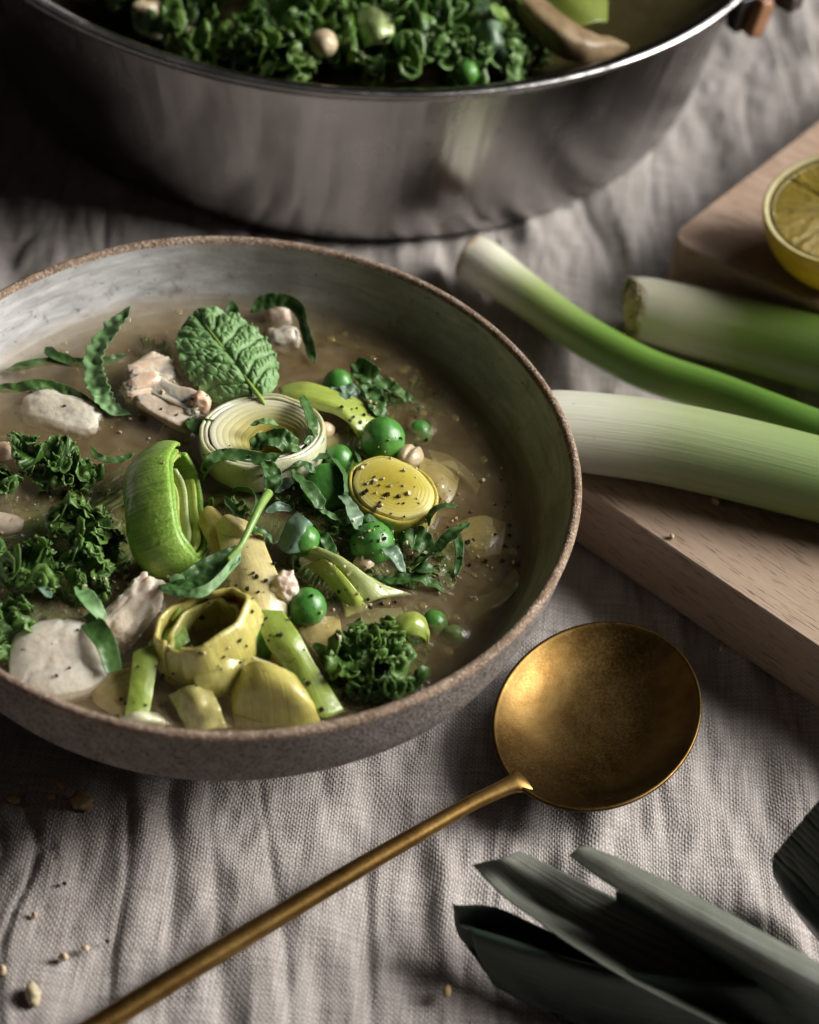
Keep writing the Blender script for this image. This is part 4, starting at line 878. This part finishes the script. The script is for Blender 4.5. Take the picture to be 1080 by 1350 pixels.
# ------------------------------------------------------------------ soup: herb strips
GH = 'shredded herb strips on the soup'
def herb(pts, width, label, mat='herb', **k):
    o = ribbon('herb_strip', pts, width, mat, **k); return thing(o, label, 'herb', GH)
herb([(174, 402, 9), (160, 418, 9), (142, 440, 7), (126, 466, 6), (124, 492, 5), (132, 515, 4), (146, 537, 2), (178, 550, .6)], [14, 24, 32, 28, 30, 24, 10], 'pale puckered herb strip curving upright at the back left', 'mint', curl=.4, pucker=.0013, tilt=[-10, -15, -15, 0], seed=1, zig=.16)
herb([(8, 488, .6), (40, 480, 1), (75, 476, .8), (110, 479, .8), (140, 477, .8), (168, 466, 1.2)], [12, 13, 12, 15, 14, 10], 'dark flat herb strip crossing behind the upright pale strip', tilt=-30, seed=2)
herb([(60, 458, 1.5), (72, 468, 2.2), (88, 474, 1.6), (100, 480, .8)], 15, 'short forked herb scrap on the dark flat strip', tilt=-20, seed=3)
herb([(-20, 512, 1), (20, 511, 1.4), (48, 507, 2.6), (75, 512, 1.8), (100, 522, 1.6), (120, 535, 1), (140, 548, .3)], [13, 14, 17, 17, 15, 12], 'wavy dark herb strip above the left white chicken', tilt=[-45, -25, -40, -20], pucker=.0008, seed=4)
herb([(205, 470, 3), (190, 482, 3), (182, 490, 2)], 16, 'short herb bit behind the flaky chicken', tilt=-30, seed=5)
herb([(330, 412, 3), (350, 398, 6), (375, 396, 7), (395, 408, 6), (402, 432, 4), (410, 460, 2), (416, 480, 1)], [14, 22, 20, 20, 18, 16, 10], 'dark herb arch over the chicken bits at the back', tilt=[-40, -60, -50, -20], pucker=.0007, seed=6)
herb([(300, 402, 4), (306, 408, 3), (310, 420, 2)], 20, 'dark herb tip peeking behind the mint leaf', tilt=-30, seed=7)
herb([(248, 553, 4), (262, 562, 6), (280, 566, 6), (297, 574, 4)], [16, 26, 26, 14], 'dark folded herb bit at the left edge of the white ring', tilt=[0, -30, -10], pucker=.0008, seed=8)
herb([(268, 635, 3), (272, 612, 9.5), (290, 600, 11), (320, 601, 11), (350, 606, 11.5), (370, 598, 12.5)], [10, 14, 18, 18, 16], 'long dark herb strip lying across the white leek ring', tilt=[-60, -20, -20, 0], seed=9)
herb([(330, 592, 11.5), (345, 582, 13), (365, 578, 14), (385, 585, 13), (398, 592, 11)], [20, 30, 30, 16], 'crumpled dark herb heap inside the white ring', pucker=.0016, tilt=[-20, 10, -30, 0], seed=10)
herb([(358, 567, 13), (372, 573, 13), (388, 578, 12)], 14, 'black-green herb fleck in the hollow of the ring', pucker=.0008, seed=11)
herb([(400, 520, 10), (405, 540, 12), (412, 560, 12), (418, 578, 10.5), (400, 586, 11)], [14, 22, 20, 16], 'bright crinkled herb strip hanging over the right of the ring', 'herb', pucker=.001, tilt=[10, 40, 10], seed=12)
herb([(360, 606, 11), (390, 608, 9.5), (420, 602, 8), (436, 602, 8)], [6, 9, 9, 12], 'thin dark herb thread running right to the peas', tilt=-10, pucker=.0002, seed=13)
herb([(436, 602, 8), (450, 618, 10), (458, 640, 9), (456, 665, 7)], [10, 15, 14, 10], 'light green herb strip curling round the dimpled pea', 'herb', tilt=[30, 50, 20], seed=14)
herb([(348, 608, 12), (358, 620, 13), (360, 636, 12), (352, 652, 11)], [16, 24, 24, 12], 'crinkled herb shred above the pale stem', pucker=.0012, seed=15)
herb([(360, 648, 11), (372, 640, 11), (384, 632, 10)], [12, 20, 12], 'grey herb flake right of the pale stem', 'herbgrey', seed=16)
herb([(386, 618, 11), (396, 632, 13), (412, 650, 12.5), (426, 672, 10)], [8, 22, 22, 18], 'dark herb blade leaning across the dimpled pea', tilt=[30, 20, -10], pucker=.0007, seed=17)
herb([(300, 655, 5), (305, 670, 7), (318, 684, 7), (330, 690, 6)], [16, 22, 18, 10], 'dark curled herb on the left of the pale stem', 'herb', tilt=40, seed=18)
herb([(306, 648, 8), (322, 645, 10), (336, 652, 10), (340, 668, 9), (332, 682, 8)], [10, 18, 20, 18, 12], 'looped green herb strip around a dark hollow', 'herb', tilt=[50, 65, 60, 40], pucker=.0003, seed=19)
herb([(350, 676, 9), (368, 668, 9.5), (385, 672, 8)], [8, 14, 8], 'pale herb sliver above the wrapped pea', 'herbgrey', tilt=-20, seed=20)
herb([(448, 652, 8), (458, 662, 10), (468, 680, 10), (474, 698, 7)], [10, 20, 26, 18], 'shiny pale herb flap left of the yellow slice', 'herbgrey', tilt=[10, 30, 10], pucker=.0006, seed=21)
herb([(430, 690, 5), (448, 682, 7), (462, 692, 7), (466, 706, 5)], [14, 28, 26, 12], 'dark wet herb leaf under the pale flap', pucker=.0012, seed=22)
herb([(505, 722, 6), (515, 726, 8), (524, 738, 7), (534, 755, 4)], [12, 24, 20, 8], 'glossy herb bit on the peppered pea', 'herbgrey', tilt=10, pucker=.0008, seed=23)
herb([(564, 692, 6), (568, 680, 9), (580, 668, 11), (604, 666, 11)], [18, 18, 14, 6], 'herb tip rising at the right of the yellow slice', 'herb', tilt=[40, 30, 10], seed=24)
herb([(540, 745, 2), (560, 735, 4), (580, 720, 6), (600, 702, 8), (622, 688, 8)], [14, 22, 26, 22, 8], 'forked dark herb leaf reaching right', 'herb', tilt=[10, 30, 20], pucker=.001, seed=25)
herb([(602, 706, 5), (606, 724, 4), (604, 745, 2), (600, 760, 1)], [14, 12, 10, 6], 'drooping herb thread at the far right', 'herb', seed=26)
herb([(490, 760, 1), (520, 765, 2), (550, 762, 2.5), (570, 770, 1.6), (592, 782, .4)], [8, 18, 20, 14, 8], 'low dark herb strip right of the tapering leek', 'herb', pucker=.0009, seed=27)
herb([(520, 712, 3), (540, 706, 5), (556, 716, 5), (566, 734, 3)], [20, 36, 34, 16], 'dark herb leaf between peppered pea and forked leaf', pucker=.0016, seed=28)
herb([(545, 752, 2), (558, 748, 4), (574, 752, 3)], [10, 20, 8], 'small bright herb flake below the forked leaf', 'herb', seed=29)
herb([(462, 490, 3), (475, 486, 5), (492, 500, 5), (505, 508, 3), (525, 518, 2), (552, 532, .8)], [20, 32, 34, 30, 22, 10], 'dark crumpled herb tangle at the back right', pucker=.0018, tilt=[0, -30, 10, -20], seed=30)
herb([(438, 512, 4), (450, 520, 5), (462, 516, 5), (472, 528, 4)], [12, 24, 26, 12], 'wet herb flap below the back pea', 'herbgrey', pucker=.0011, seed=31)
herb([(480, 505, 4), (492, 520, 4.5), (500, 540, 4), (512, 546, 3)], [16, 26, 26, 12], 'herb flap with a pale corner at the tip of the lime leek', 'herb', pucker=.0013, seed=32)
herb([(470, 590, 2), (472, 602, 5), (478, 612, 4), (492, 608, 2)], [8, 9, 12, 10], 'small herb loop in front of the largest pea', 'herb', tilt=40, pucker=.0003, seed=33)
herb([(104, 772, 7), (112, 784, 9), (124, 800, 9), (140, 818, 6)], [16, 24, 22, 16], 'light green herb strip on the left kale', 'mint', pucker=.0003, tilt=[20, 10, 0], seed=34)
herb([(112, 812, 5), (126, 828, 8), (140, 850, 8), (150, 886, 4)], [18, 28, 26, 22], 'broad dark herb strip between the two white chicken pieces', 'herb', pucker=.0003, tilt=[-20, -10, 10], seed=35, taper=False)
herb([(38, 760, 7), (52, 770, 8), (68, 788, 7)], [8, 14, 10], 'narrow grey herb sliver on the left kale', 'herbgrey', pucker=.0002, seed=36)
herb([(120, 590, 3), (128, 600, 4), (140, 606, 4), (160, 606, 3), (178, 598, 3)], [6, 12, 10, 12, 8], 'wavy thin herb strip touching the green leek ring', pucker=.0006, seed=37)
herb([(-2, 706, 8), (4, 722, 9), (3, 745, 7), (0, 770, 4)], [14, 16, 16, 12], 'herb strip cut by the left edge of view', tilt=60, seed=38)
herb([(414, 848, 1), (424, 858, 3), (428, 866, 2)], [10, 16, 10], 'tiny green herb drop in front of the long strip', 'herb', seed=39)

for i, (p, w, lab) in enumerate([
    ([(418, 662, 9), (430, 676, 10), (446, 682, 9), (458, 676, 8)], [6, 12, 12, 6], 'thin dark herb strip below the dimpled pea'),
    ([(372, 622, 9), (388, 612, 11), (404, 614, 10), (416, 624, 9)], [6, 14, 14, 8], 'small herb curl between ring and dimpled pea'),
    ([(470, 690, 7), (484, 684, 8), (500, 690, 7), (512, 700, 5)], [6, 14, 12, 6], 'herb shred along the lower edge of the yellow slice'),
    ([(330, 560, 11), (350, 556, 12), (368, 560, 11)], [6, 14, 6], 'dark herb shred at the back of the white ring'),
    ([(420, 700, 6), (430, 712, 7), (436, 728, 6), (430, 744, 4)], [8, 16, 14, 6], 'dark herb strip right of the wrapped pea'),
    ([(318, 702, 10), (334, 698, 11), (350, 704, 10), (362, 716, 8)], [5, 12, 12, 6], 'herb thread crossing the cream leek sheet'),
    ([(545, 690, 3), (556, 702, 4), (552, 718, 4), (560, 734, 2)], [8, 16, 14, 8], 'crinkled herb piece between yellow slice and forked leaf')]):
    herb(p, w, lab, 'herb' if i % 3 else 'mint', tilt=[20 - 13 * i, 10, -20 + 9 * i], pucker=.0008, seed=120 + i)

# ------------------------------------------------------------------ soup: kale
GK = 'kale pieces in the soup'
def kale(pts, width, label, name='kale_piece', **k):
    o = frill_leaf(name, pts, width, 'kale', **k); return thing(o, label, 'kale', GK)
kale([(18, 590, 3), (50, 606, 5), (85, 620, 5), (128, 632, 2)], 34, 'broad glossy kale piece below the left white chicken', seed=1, lift=42, amp=.0016, k1=4, k2=9)
kale([(30, 612, 1), (60, 632, 3), (90, 640, 3), (118, 640, 1)], 24, 'lower dark fold of the glossy left kale', seed=2, lift=30, amp=.0016, k1=3, k2=8)
kale([(-12, 628, 3), (0, 636, 4), (14, 644, 2)], 18, 'kale tip at the left edge below the chicken fleck', seed=3, amp=.0016)
kale([(92, 668, 7), (100, 690, 8), (112, 712, 8), (122, 740, 5)], 30, 'curly kale frond left of the green leek ring', seed=4, lift=30, amp=.0024)
kale([(104, 730, 7), (112, 748, 8), (118, 770, 6), (126, 790, 3)], 24, 'lower part of kale hanging toward the ragged chicken', seed=5, lift=25, amp=.0020)
kale([(126, 690, 3), (140, 712, 4), (150, 735, 2)], 18, 'shaded kale edge beside the green leek ring', seed=6, amp=.0018)
kale([(-5, 762, 6), (22, 748, 8), (48, 758, 8), (66, 778, 6)], 32, 'large dark curly kale piece at the left edge', seed=7, lift=32, amp=.0024)
kale([(-10, 810, 4), (8, 816, 6), (18, 838, 5), (12, 862, 1)], 28, 'lowest kale frill at the left edge above the pale chicken', seed=9, lift=25, amp=.0022)
kale([(432, 870, 3), (465, 872, 6), (500, 866, 7), (535, 868, 4)], 34, 'dark wet kale heap at the front right', seed=11, lift=30, amp=.0022)
kale([(470, 912, 1), (490, 896, 4), (512, 892, 5), (548, 902, 1)], 30, 'lower kale frill sinking by the front right rim', seed=12, lift=20, amp=.0020)
kale([(480, 848, 5), (500, 846, 7), (520, 852, 6)], 22, 'upper kale frill touching the curled leek end', seed=13, lift=35, amp=.0018)
kale([(450, 928, -.6), (480, 936, 0), (510, 930, -.4)], 26, 'sunken kale leaf at the front right rim', seed=14, lift=5, amp=.0010)

for i, (pts, w, kw, lab) in enumerate([
    ([(395, 690, 1), (425, 690, 2), (455, 685, 1)], 26, dict(lift=15, amp=.0012), 'dark kale under the wrapped pea'),
    ([(440, 735, .5), (470, 740, 1.5), (505, 745, .5)], 24, dict(lift=10, amp=.0012), 'dark kale beneath the peppered pea'),
    ([(285, 665, .5), (305, 690, 1.5), (330, 700, 1)], 24, dict(lift=15, amp=.0012), 'dark kale beneath the pale stem'),
    ([(360, 640, .5), (385, 655, 1.5), (405, 660, 1)], 22, dict(lift=15, amp=.0012), 'dark kale at the foot of the white ring'),
    ([(520, 740, .2), (550, 742, 1.2), (580, 748, .2)], 26, dict(lift=10, amp=.0012), 'dark kale under the forked herb leaf'),
    ([(120, 655, -.8), (150, 680, -.2), (160, 720, -.8)], 30, dict(lift=5, amp=.0010), 'sunken dark kale left of the green leek ring'),
    ([(75, 700, -.8), (90, 730, -.3), (85, 760, -.6)], 30, dict(lift=5, amp=.0010), 'sunken kale between the left fronds'),
    ([(20, 780, -.2), (45, 795, .6), (70, 812, -.2)], 34, dict(lift=8, amp=.0012), 'wet kale base under the left frills'),
    ([(180, 470, -1.2), (205, 466, -.8), (225, 470, -1.2)], 22, dict(lift=5, amp=.0008), 'faint sunken kale behind the flaky chicken'),
    ([(520, 515, -1.6), (560, 530, -1.2), (590, 548, -1.8)], 26, dict(lift=5, amp=.0008), 'faint kale under the broth at the back right')]):
    kale(pts, w, lab, seed=60 + i, **kw)
for i, (rows, m, lab) in enumerate([
    ([[(600, 470, -3), (640, 500, -2.4), (660, 540, -3)], [(590, 490, -2), (625, 518, -1.4), (640, 550, -2)]], 'lk_lime', 'ghostly sunken leek strip near the shaded bowl wall'),
    ([[(610, 800, -2.6), (650, 780, -2), (680, 750, -2.6)], [(620, 820, -1.8), (660, 800, -1.2), (690, 770, -1.8)]], 'lk_glass', 'ghostly sunken leek sheet at the right of the bowl'),
    ([[(60, 660, -1.8), (90, 650, -1.2), (120, 648, -1.8)], [(70, 680, -1.2), (95, 672, -.6), (125, 668, -1.2)]], 'lk_glass', 'brownish sunken leek bit under the glossy kale'),
    ([[(470, 800, -1.6), (500, 805, -1), (530, 800, -1.6)], [(475, 825, -1), (505, 828, -.4), (535, 820, -1)]], 'lk_pale', 'sunken pale leek under the tapering piece'),
    ([[(250, 600, -1.8), (240, 625, -1.2), (232, 640, -1.8)], [(268, 615, -1.4), (258, 640, -.9), (250, 655, -1.4)]], 'lk_cream', 'sunken cream leek between white ring and green ring'),
    ([[(440, 430, -2.2), (480, 440, -1.8), (520, 455, -2.2)], [(435, 450, -1.6), (475, 462, -1.2), (515, 475, -1.6)]], 'lk_glass', 'blurred sunken leek sliver at the back of the bowl')]):
    slice_(rows, m, lab, nu=12, nv=18, seed=70 + i, zb=ZB - .0034, bump=.0012, bs=140)

for i, (pts, w, lab) in enumerate([  # dark kale sheets added to fill in the shade between the pieces
    ([(40, 660, -.9), (75, 690, -.5), (110, 730, -.6), (140, 770, -.9)], 70, 'wide sunken kale leaf added as shade under the left fronds'),
    ([(100, 640, -1), (140, 665, -.6), (165, 700, -.6), (175, 745, -1)], 56, 'kale leaf added as shade beneath the green leek ring'),
    ([(40, 815, -.8), (70, 808, -.4), (110, 800, -.4), (150, 795, -.8)], 40, 'sunken kale leaf added as shade around the round chicken slice'),
    ([(290, 640, -.8), (340, 668, -.4), (400, 680, -.4), (450, 690, -.8)], 70, 'wide sunken kale leaf added as shade below the centre herbs'),
    ([(370, 740, -1), (410, 770, -.6), (450, 780, -.8)], 40, 'sunken kale leaf added as shade under the tapering leek'),
    ([(430, 700, -.7), (490, 728, -.3), (550, 735, -.3), (610, 735, -.9)], 60, 'dark kale leaf added as shade under the right hand herbs'),
    ([(440, 892, -1), (480, 892, -.6), (520, 878, -.6), (560, 850, -1.2)], 36, 'sunken kale leaf added as shade round the front kale heap'),
    ([(430, 590, -.8), (470, 600, -.5), (520, 610, -.8)], 44, 'dark kale leaf added as shade under the largest pea'),
    ([(430, 520, -.8), (480, 525, -.4), (530, 535, -.9)], 40, 'dark kale leaf added as shade beneath the back herb tangle')]):
    kale(pts, w, lab, seed=90 + i, lift=3, amp=.0007)
def droplets(name, mat, n, rr, hz, label, seed, spots):
    r = np.random.default_rng(seed); V, F = [], []
    for _ in range(n):
        cx, cy, sp = spots[r.integers(len(spots))]; p = W(cx + r.normal(0, sp), cy + r.normal(0, sp), ZB); R = r.uniform(*rr) * .001
        if math.hypot(p[0], p[1]) > .078: continue
        k = len(V); na, nr = 14, 5
        for i in range(1, nr + 1):
            for j in range(na):
                a = 2 * math.pi * j / na; q = i / nr; V.append((p[0] + R * q * math.cos(a), p[1] + R * q * math.sin(a), ZB + .00022 + R * hz * math.sqrt(max(0, 1 - q * q)) - .0003 * (i == nr)))
        V.append((p[0], p[1], ZB + .00022 + R * hz)); F += [(k + j, k + (j + 1) % na, k + na * nr) for j in range(na)]
        for i in range(nr - 1):
            for j in range(na):
                a = k + i * na + j; b = k + i * na + (j + 1) % na; F.append((a, a + na, b + na, b))
    o = link(name, V, F, mat); thing(o, label, 'droplets'); o['kind'] = 'stuff'
droplets('oil_droplets', 'oil', 120, (.35, 1.5), .10, 'flat round oil droplets floating on the broth', 5, [(250, 600, 50), (100, 690, 50), (600, 680, 45), (640, 780, 40), (520, 790, 40), (60, 500, 40), (560, 520, 50), (220, 450, 40), (480, 460, 40)])
droplets('bubbles', 'bubble', 70, (.25, .75), .8, 'tiny clear bubbles clinging round the kale and leeks', 6, [(95, 800, 16), (30, 860, 12), (130, 760, 16), (255, 930, 20), (430, 850, 16), (570, 845, 14), (20, 665, 14), (600, 760, 16), (420, 810, 8)])

# ------------------------------------------------------------------ the broth itself: it wets and climbs whatever breaks its surface
from mathutils import kdtree
def build_broth():
    bpy.context.view_layer.update(); dg = bpy.context.evaluated_depsgraph_get(); pts = []
    for o in COL.objects:
        if o.type != 'MESH' or o.name.split('.')[0] in ('tablecloth', 'outer_wall', 'rim', 'glazed_inside', 'pot_broth', 'body', 'table_top', 'oil_droplets', 'bubbles'): continue
        e = o.evaluated_get(dg); me = e.to_mesh(); n = len(me.vertices); a = np.empty(n * 3); me.vertices.foreach_get('co', a)
        a = a.reshape(-1, 3) @ np.array(e.matrix_world.to_3x3()).T + np.array(e.matrix_world.translation)
        pts.append(a[(np.abs(a[:, 2] - ZB) < .0007) & (np.hypot(a[:, 0], a[:, 1]) < .085)]); e.to_mesh_clear()
    pts = np.concatenate(pts); kd = kdtree.KDTree(len(pts))
    for i, p in enumerate(pts): kd.insert((p[0], p[1], 0), i)
    kd.balance()
    root = empty('broth', (0, 0, ZB), 'cloudy beige chicken broth filling the stoneware bowl', 'broth')
    for lay, (dz, R, st, mat) in enumerate(((0, .0834, .00052, 'broth'), (.0024, .0820, .0016, 'deep'), (.0052, .0800, .0016, 'deep'), (.0090, .0772, .0016, 'deep'))):
        ax = np.arange(-R - st, R + st * 1.5, st); X, Y = np.meshgrid(ax, ax, indexing='ij'); r = np.hypot(X, Y); idx = -np.ones(X.shape, int); inside = r <= R + st * .7
        idx[inside] = np.arange(inside.sum()); x, y = X[inside], Y[inside]; rr = np.hypot(x, y); k = np.minimum(1, R / np.maximum(rr, 1e-6)); x, y = x * k, y * k
        z = ZB - dz + .00016 * vnn(x * 130, y * 130, 3) + .00007 * vnn(x * 420, y * 420, 4)
        if lay == 0:
            d = np.array([kd.find((a, b, 0))[2] for a, b in zip(x, y)])
            z = z + .0011 * np.exp(-d / .0009) + .0008 * np.clip((rr / R - .965) / .035, 0, 1) ** 2
        q = np.stack([idx[:-1, :-1], idx[1:, :-1], idx[1:, 1:], idx[:-1, 1:]], -1).reshape(-1, 4); q = q[(q >= 0).all(1)]
        o = link('surface' if lay == 0 else 'depth', np.stack([x, y, z], -1), q, mat, None, np.stack([.12 + .88 * np.clip((R - np.hypot(x, y)) / .008, 0, 1) ** .8, x * 0], -1)); adopt(o, root)
build_broth()

# ------------------------------------------------------------------ pot contents
GP = 'kale pieces in the pot'
def pk(pts, width, label, seed, **k):
    o = frill_leaf('kale_piece', pts, width, 'kale', zb=ZP, seed=seed, nu=240, **k); return thing(o, label, 'kale', GP)
for i, (pts, w, lab) in enumerate([
    ([(330, -30, 8), (355, 10, 11), (372, 50, 10), (400, 92, 4)], 62, 'tall curly kale frond left of the pale bean in the pot'),
    ([(395, 100, 4), (375, 80, 8), (350, 60, 8)], 44, 'kale frill at the pot wall below the bean'),
    ([(480, 95, 3), (515, 80, 8), (550, 72, 9), (590, 70, 8)], 50, 'curly kale row along the near pot wall'),
    ([(500, 20, 9), (545, 20, 12), (585, 28, 12), (625, 50, 8)], 58, 'kale mound in the middle of the pot'),
    ([(600, 95, 3), (630, 88, 7), (660, 84, 5), (680, 88, 2)], 36, 'small kale frill right of the pot peas'),
    ([(560, -30, 12), (590, -10, 13), (620, 10, 12)], 60, 'kale at the top edge of the photo in the pot'),
    ([(440, -40, 10), (470, -20, 12), (500, -10, 11)], 60, 'kale behind the leek cube in the pot'),
    ([(150, 2, 4), (190, 14, 6), (235, 26, 5), (270, 40, 3)], 42, 'dark kale at the left of the pot'),
    ([(200, -40, 7), (250, -20, 9), (300, 0, 8)], 60, 'kale behind the dark gap on the pot left'),
    ([(640, -30, 10), (655, 20, 11), (662, 60, 8)], 40, 'kale strip by the tan peel in the pot'),
    ([(290, 40, 3), (315, 70, 5), (345, 90, 4)], 40, 'shaded kale in the dark gap left of the tall frond'),
    ([(120, -20, 4), (165, -10, 6), (215, -8, 6)], 50, 'kale under the tan onion piece at the pot left'),
    ([(420, 20, 7), (445, 50, 7), (455, 90, 4)], 50, 'kale around the green strip in the pot'),
    ([(660, 30, 5), (690, 60, 5), (720, 80, 3)], 40, 'shaded kale under the tan peel'),
    ([(225, 60, 2), (265, 72, 3), (310, 84, 3)], 34, 'low kale along the left pot wall')]):
    pk(pts, w, lab, 30 + i, lift=30, amp=.0036, k1=4, k2=10)
o = bean(425, 56, (.0062, .0046, .0044), 0, (0, rad(30), rad(100)), 'pale bean lodged in the pot kale', cleft=False, seed=8); o.location = tuple(map(float, W(426, 57, ZP + .015))); o['group'] = 'food in the pot'
def ppatch(name, rows, mat, label, cat, **k):
    o = patch(name, rows, mat, zb=ZP, **k); o['label'] = label; o['category'] = cat; o['group'] = 'food in the pot'; return o
ppatch('leek_slice', [[(470, 20, 14), (475, 42, 14), (482, 62, 11)], [(495, 8, 17), (498, 35, 18), (500, 58, 14)], [(515, 15, 15), (518, 38, 16), (518, 55, 12)]], 'lk_pale', 'pale leek cube between kale in the pot', 'leek', thick=.002, bump=.0005)
ppatch('leek_slice', [[(448, -10, 12), (455, 40, 13), (460, 85, 8)], [(462, -10, 14), (468, 40, 15), (472, 82, 10)]], 'lk_green', 'upright green leek strip right of the pot bean', 'leek', thick=.0012, nu=12)
ppatch('leek_slice', [[(468, 60, 8), (474, 75, 10), (486, 84, 7)], [(474, 58, 9), (480, 72, 11), (490, 80, 8)]], 'lk_white', 'thin white leek sliver at the pot wall', 'leek', thick=.001, nu=8)
ppatch('leek_leaf', [[(615, -20, 14), (622, 20, 15), (632, 60, 10), (640, 80, 5)], [(640, -20, 17), (648, 20, 17), (655, 55, 13), (662, 82, 5)], [(660, -20, 13), (668, 20, 13), (672, 60, 8)]], 'herbgrey', 'glossy grey green leek leaf beside the tan peel', 'leek', thick=.001, bump=.0005)
ppatch('curved_peel', [[(648, -30, 13), (684, 26, 12), (722, 66, 10), (764, 82, 8), (800, 76, 7), (826, 66, 5)], [(664, -30, 19), (702, 16, 18), (740, 46, 17), (775, 60, 14), (804, 58, 11), (828, 62, 6)], [(684, -30, 18), (718, 2, 17), (754, 30, 16), (784, 46, 13), (806, 52, 10), (826, 60, 5)]], 'peel', 'curved tan peel with a wavy lip in the pot', 'peel', thick=.002, bump=.0007, bs=180)
ppatch('leek_slice', [[(690, -30, 9), (715, 5, 9), (760, 38, 8)], [(730, -40, 12), (755, -5, 12), (785, 30, 9)], [(780, -40, 9), (800, -10, 9), (800, 30, 7)]], 'lk_olive', 'olive green leek leaf lying inside the tan peel', 'leek', thick=.0014)
for (x, y, r, h, lab) in ((535, 57, 22, 13, 'pea on the middle kale of the pot'), (616, 96, 19, 8, 'pea at the near wall of the pot')):
    o = pea(x, y, r, 0, lab, x); o.location = tuple(map(float, W(x, y, ZP + h * .001))); o['group'] = 'food in the pot'
for i, (x, y, h, lab) in enumerate(((195, 10, 8, 'tan onion piece in the left of the pot'), (250, 38, 7, 'pale wet flake near the left pot wall'), (205, 48, 5, 'small pale scrap at the left pot wall'), (270, 52, 6, 'slanted white scrap before the dark gap'))):
    o = blob('vegetable_scrap', W(x, y, ZP + h * .001), (.0060, .0034, .0026) if i == 0 else (.0026, .0016, .0010), 'bean' if i == 0 else 'lk_white', (0, .3, .5 + i), .2, 200, i + 40); thing(o, lab, 'vegetable', 'food in the pot')

# ------------------------------------------------------------------ crumbs on the cloth and board
GR = 'crumbs on the cloth'
for i, (x, y, r, z, m, lab) in enumerate([
    (17, 1053, 9, 1.5, 'crust', 'brown seed crumb nearest the left edge under the bowl'), (80, 1035, 9, 1.5, 'crust', 'golden crumb in the bowl shadow'), (68, 1050, 7, 1.2, 'crust', 'dim crumb beside the largest brown crumb'),
    (108, 1057, 15, 2.2, 'crust', 'largest rough brown crumb below the bowl'), (85, 1165, 4, .8, 'pepper', 'black fleck on the left folds'), (142, 1241, 4, .8, 'pepper', 'black fleck right of the small tan crumb'),
    (113, 1250, 6, 1.1, 'crumb', 'small tan crumb above the spoon handle end'), (84, 1263, 8, 1.3, 'crumb', 'tan crumb left of the small tan crumb'), (42, 1311, 14, 1.8, 'crumb', 'largest pale crumb near the lower left corner'),
    (3, 1279, 7, 1.1, 'crumb', 'pinkish crumb at the left edge'), (45, 1206, 5, .8, 'crumb', 'faint crumb on a pale fold at the left'), (590, 1306, 8, 1.5, 'crust', 'orange brown seed by the dark leek tops'),
    (886, 707, 5, BT * 1000 + .8, 'crumb', 'small crumb on the pale front board'), (944, 661, 9, BT * 1000 + .7, 'crumb', 'flat crumb on the board at the leek edge'), (951, 855, 4, .8, 'crumb', 'speck at the foot of the front board')]):
    o = blob('crumb', W(x, y, z * .001), (r * PXM, r * PXM * .75, r * PXM * .62), m, (i, i * 2, i * 3), .32, 420, i, 3, cells=.25); thing(o, lab, 'crumb', GR)

# ------------------------------------------------------------------ pepper and pale flecks, dropped onto whatever lies beneath
bpy.context.view_layer.update(); dg = bpy.context.evaluated_depsgraph_get()
def scatter(name, clusters, sizes, mat, label, seed):
    r = np.random.default_rng(seed); V, F = [], []
    for (cx, cy, rx, ry, n) in clusters:
        for _ in range(n):
            px, py = (cx + r.normal(0, rx * .55), cy + r.normal(0, ry * .55)); d = unit(ray(px, py))
            hit, loc, nrm, *_ = scene.ray_cast(dg, Vector(CAM), Vector(d))
            if not hit or loc.z < .02: continue
            if nrm.dot(Vector(d)) > 0: nrm = -nrm
            if math.hypot(loc.x, loc.y) > .083: continue
            s = (sizes[0] + (sizes[1] - sizes[0]) * r.uniform() ** 2.2) * .001; bm_ = [Vector(r.normal(0, 1, 3)).normalized() for _ in range(3)]
            A = bm_[0]; B = A.cross(bm_[1]).normalized(); C_ = A.cross(B); k = len(V); c = loc + nrm * s * .35
            e = r.uniform(.6, 1.15, 3)
            for sx in (-1, 1):
                for sy in (-1, 1):
                    for sz in (-1, 1):
                        V.append(tuple(c + (A * sx * e[0] * r.uniform(.6, 1) + B * sy * e[1] * r.uniform(.6, 1) + C_ * sz * e[2] * r.uniform(.6, 1)) * s * .5))
            F += [tuple(k + i for i in f) for f in ((0, 1, 3, 2), (4, 6, 7, 5), (0, 4, 5, 1), (2, 3, 7, 6), (0, 2, 6, 4), (1, 5, 7, 3))]
    o = link(name, V, F, mat, smooth=False); thing(o, label, 'pepper' if mat == 'pepper' else 'crumbs'); o['kind'] = 'stuff'; return o
scatter('ground_pepper', [(512, 655, 34, 28, 15), (490, 700, 34, 20, 14), (480, 550, 34, 24, 16), (330, 770, 40, 60, 22), (270, 860, 60, 50, 15), (400, 740, 40, 30, 14), (470, 790, 60, 30, 14), (620, 700, 60, 60, 26), (250, 560, 60, 60, 14), (120, 700, 90, 80, 12),
    (360, 830, 40, 50, 12), (180, 900, 40, 50, 10), (560, 560, 60, 60, 10), (680, 690, 40, 60, 10), (90, 560, 60, 60, 7), (320, 650, 60, 50, 10), (90, 860, 40, 40, 4), (420, 900, 60, 30, 6)], (.30, 1.35), 'pepper', 'coarse black pepper sprinkled over the soup', 3)
scatter('pale_crumbs', [(510, 640, 44, 40, 26), (500, 580, 20, 18, 5), (500, 705, 50, 22, 20), (470, 740, 40, 24, 14), (150, 765, 40, 16, 24), (200, 560, 60, 50, 18), (600, 640, 50, 50, 20), (450, 790, 40, 30, 14), (260, 850, 60, 50, 10), (60, 680, 50, 40, 12), (480, 540, 40, 20, 10), (620, 740, 50, 40, 14)],
    (.30, 1.3), 'crumb', 'fine pale crumbs scattered over the soup', 4)
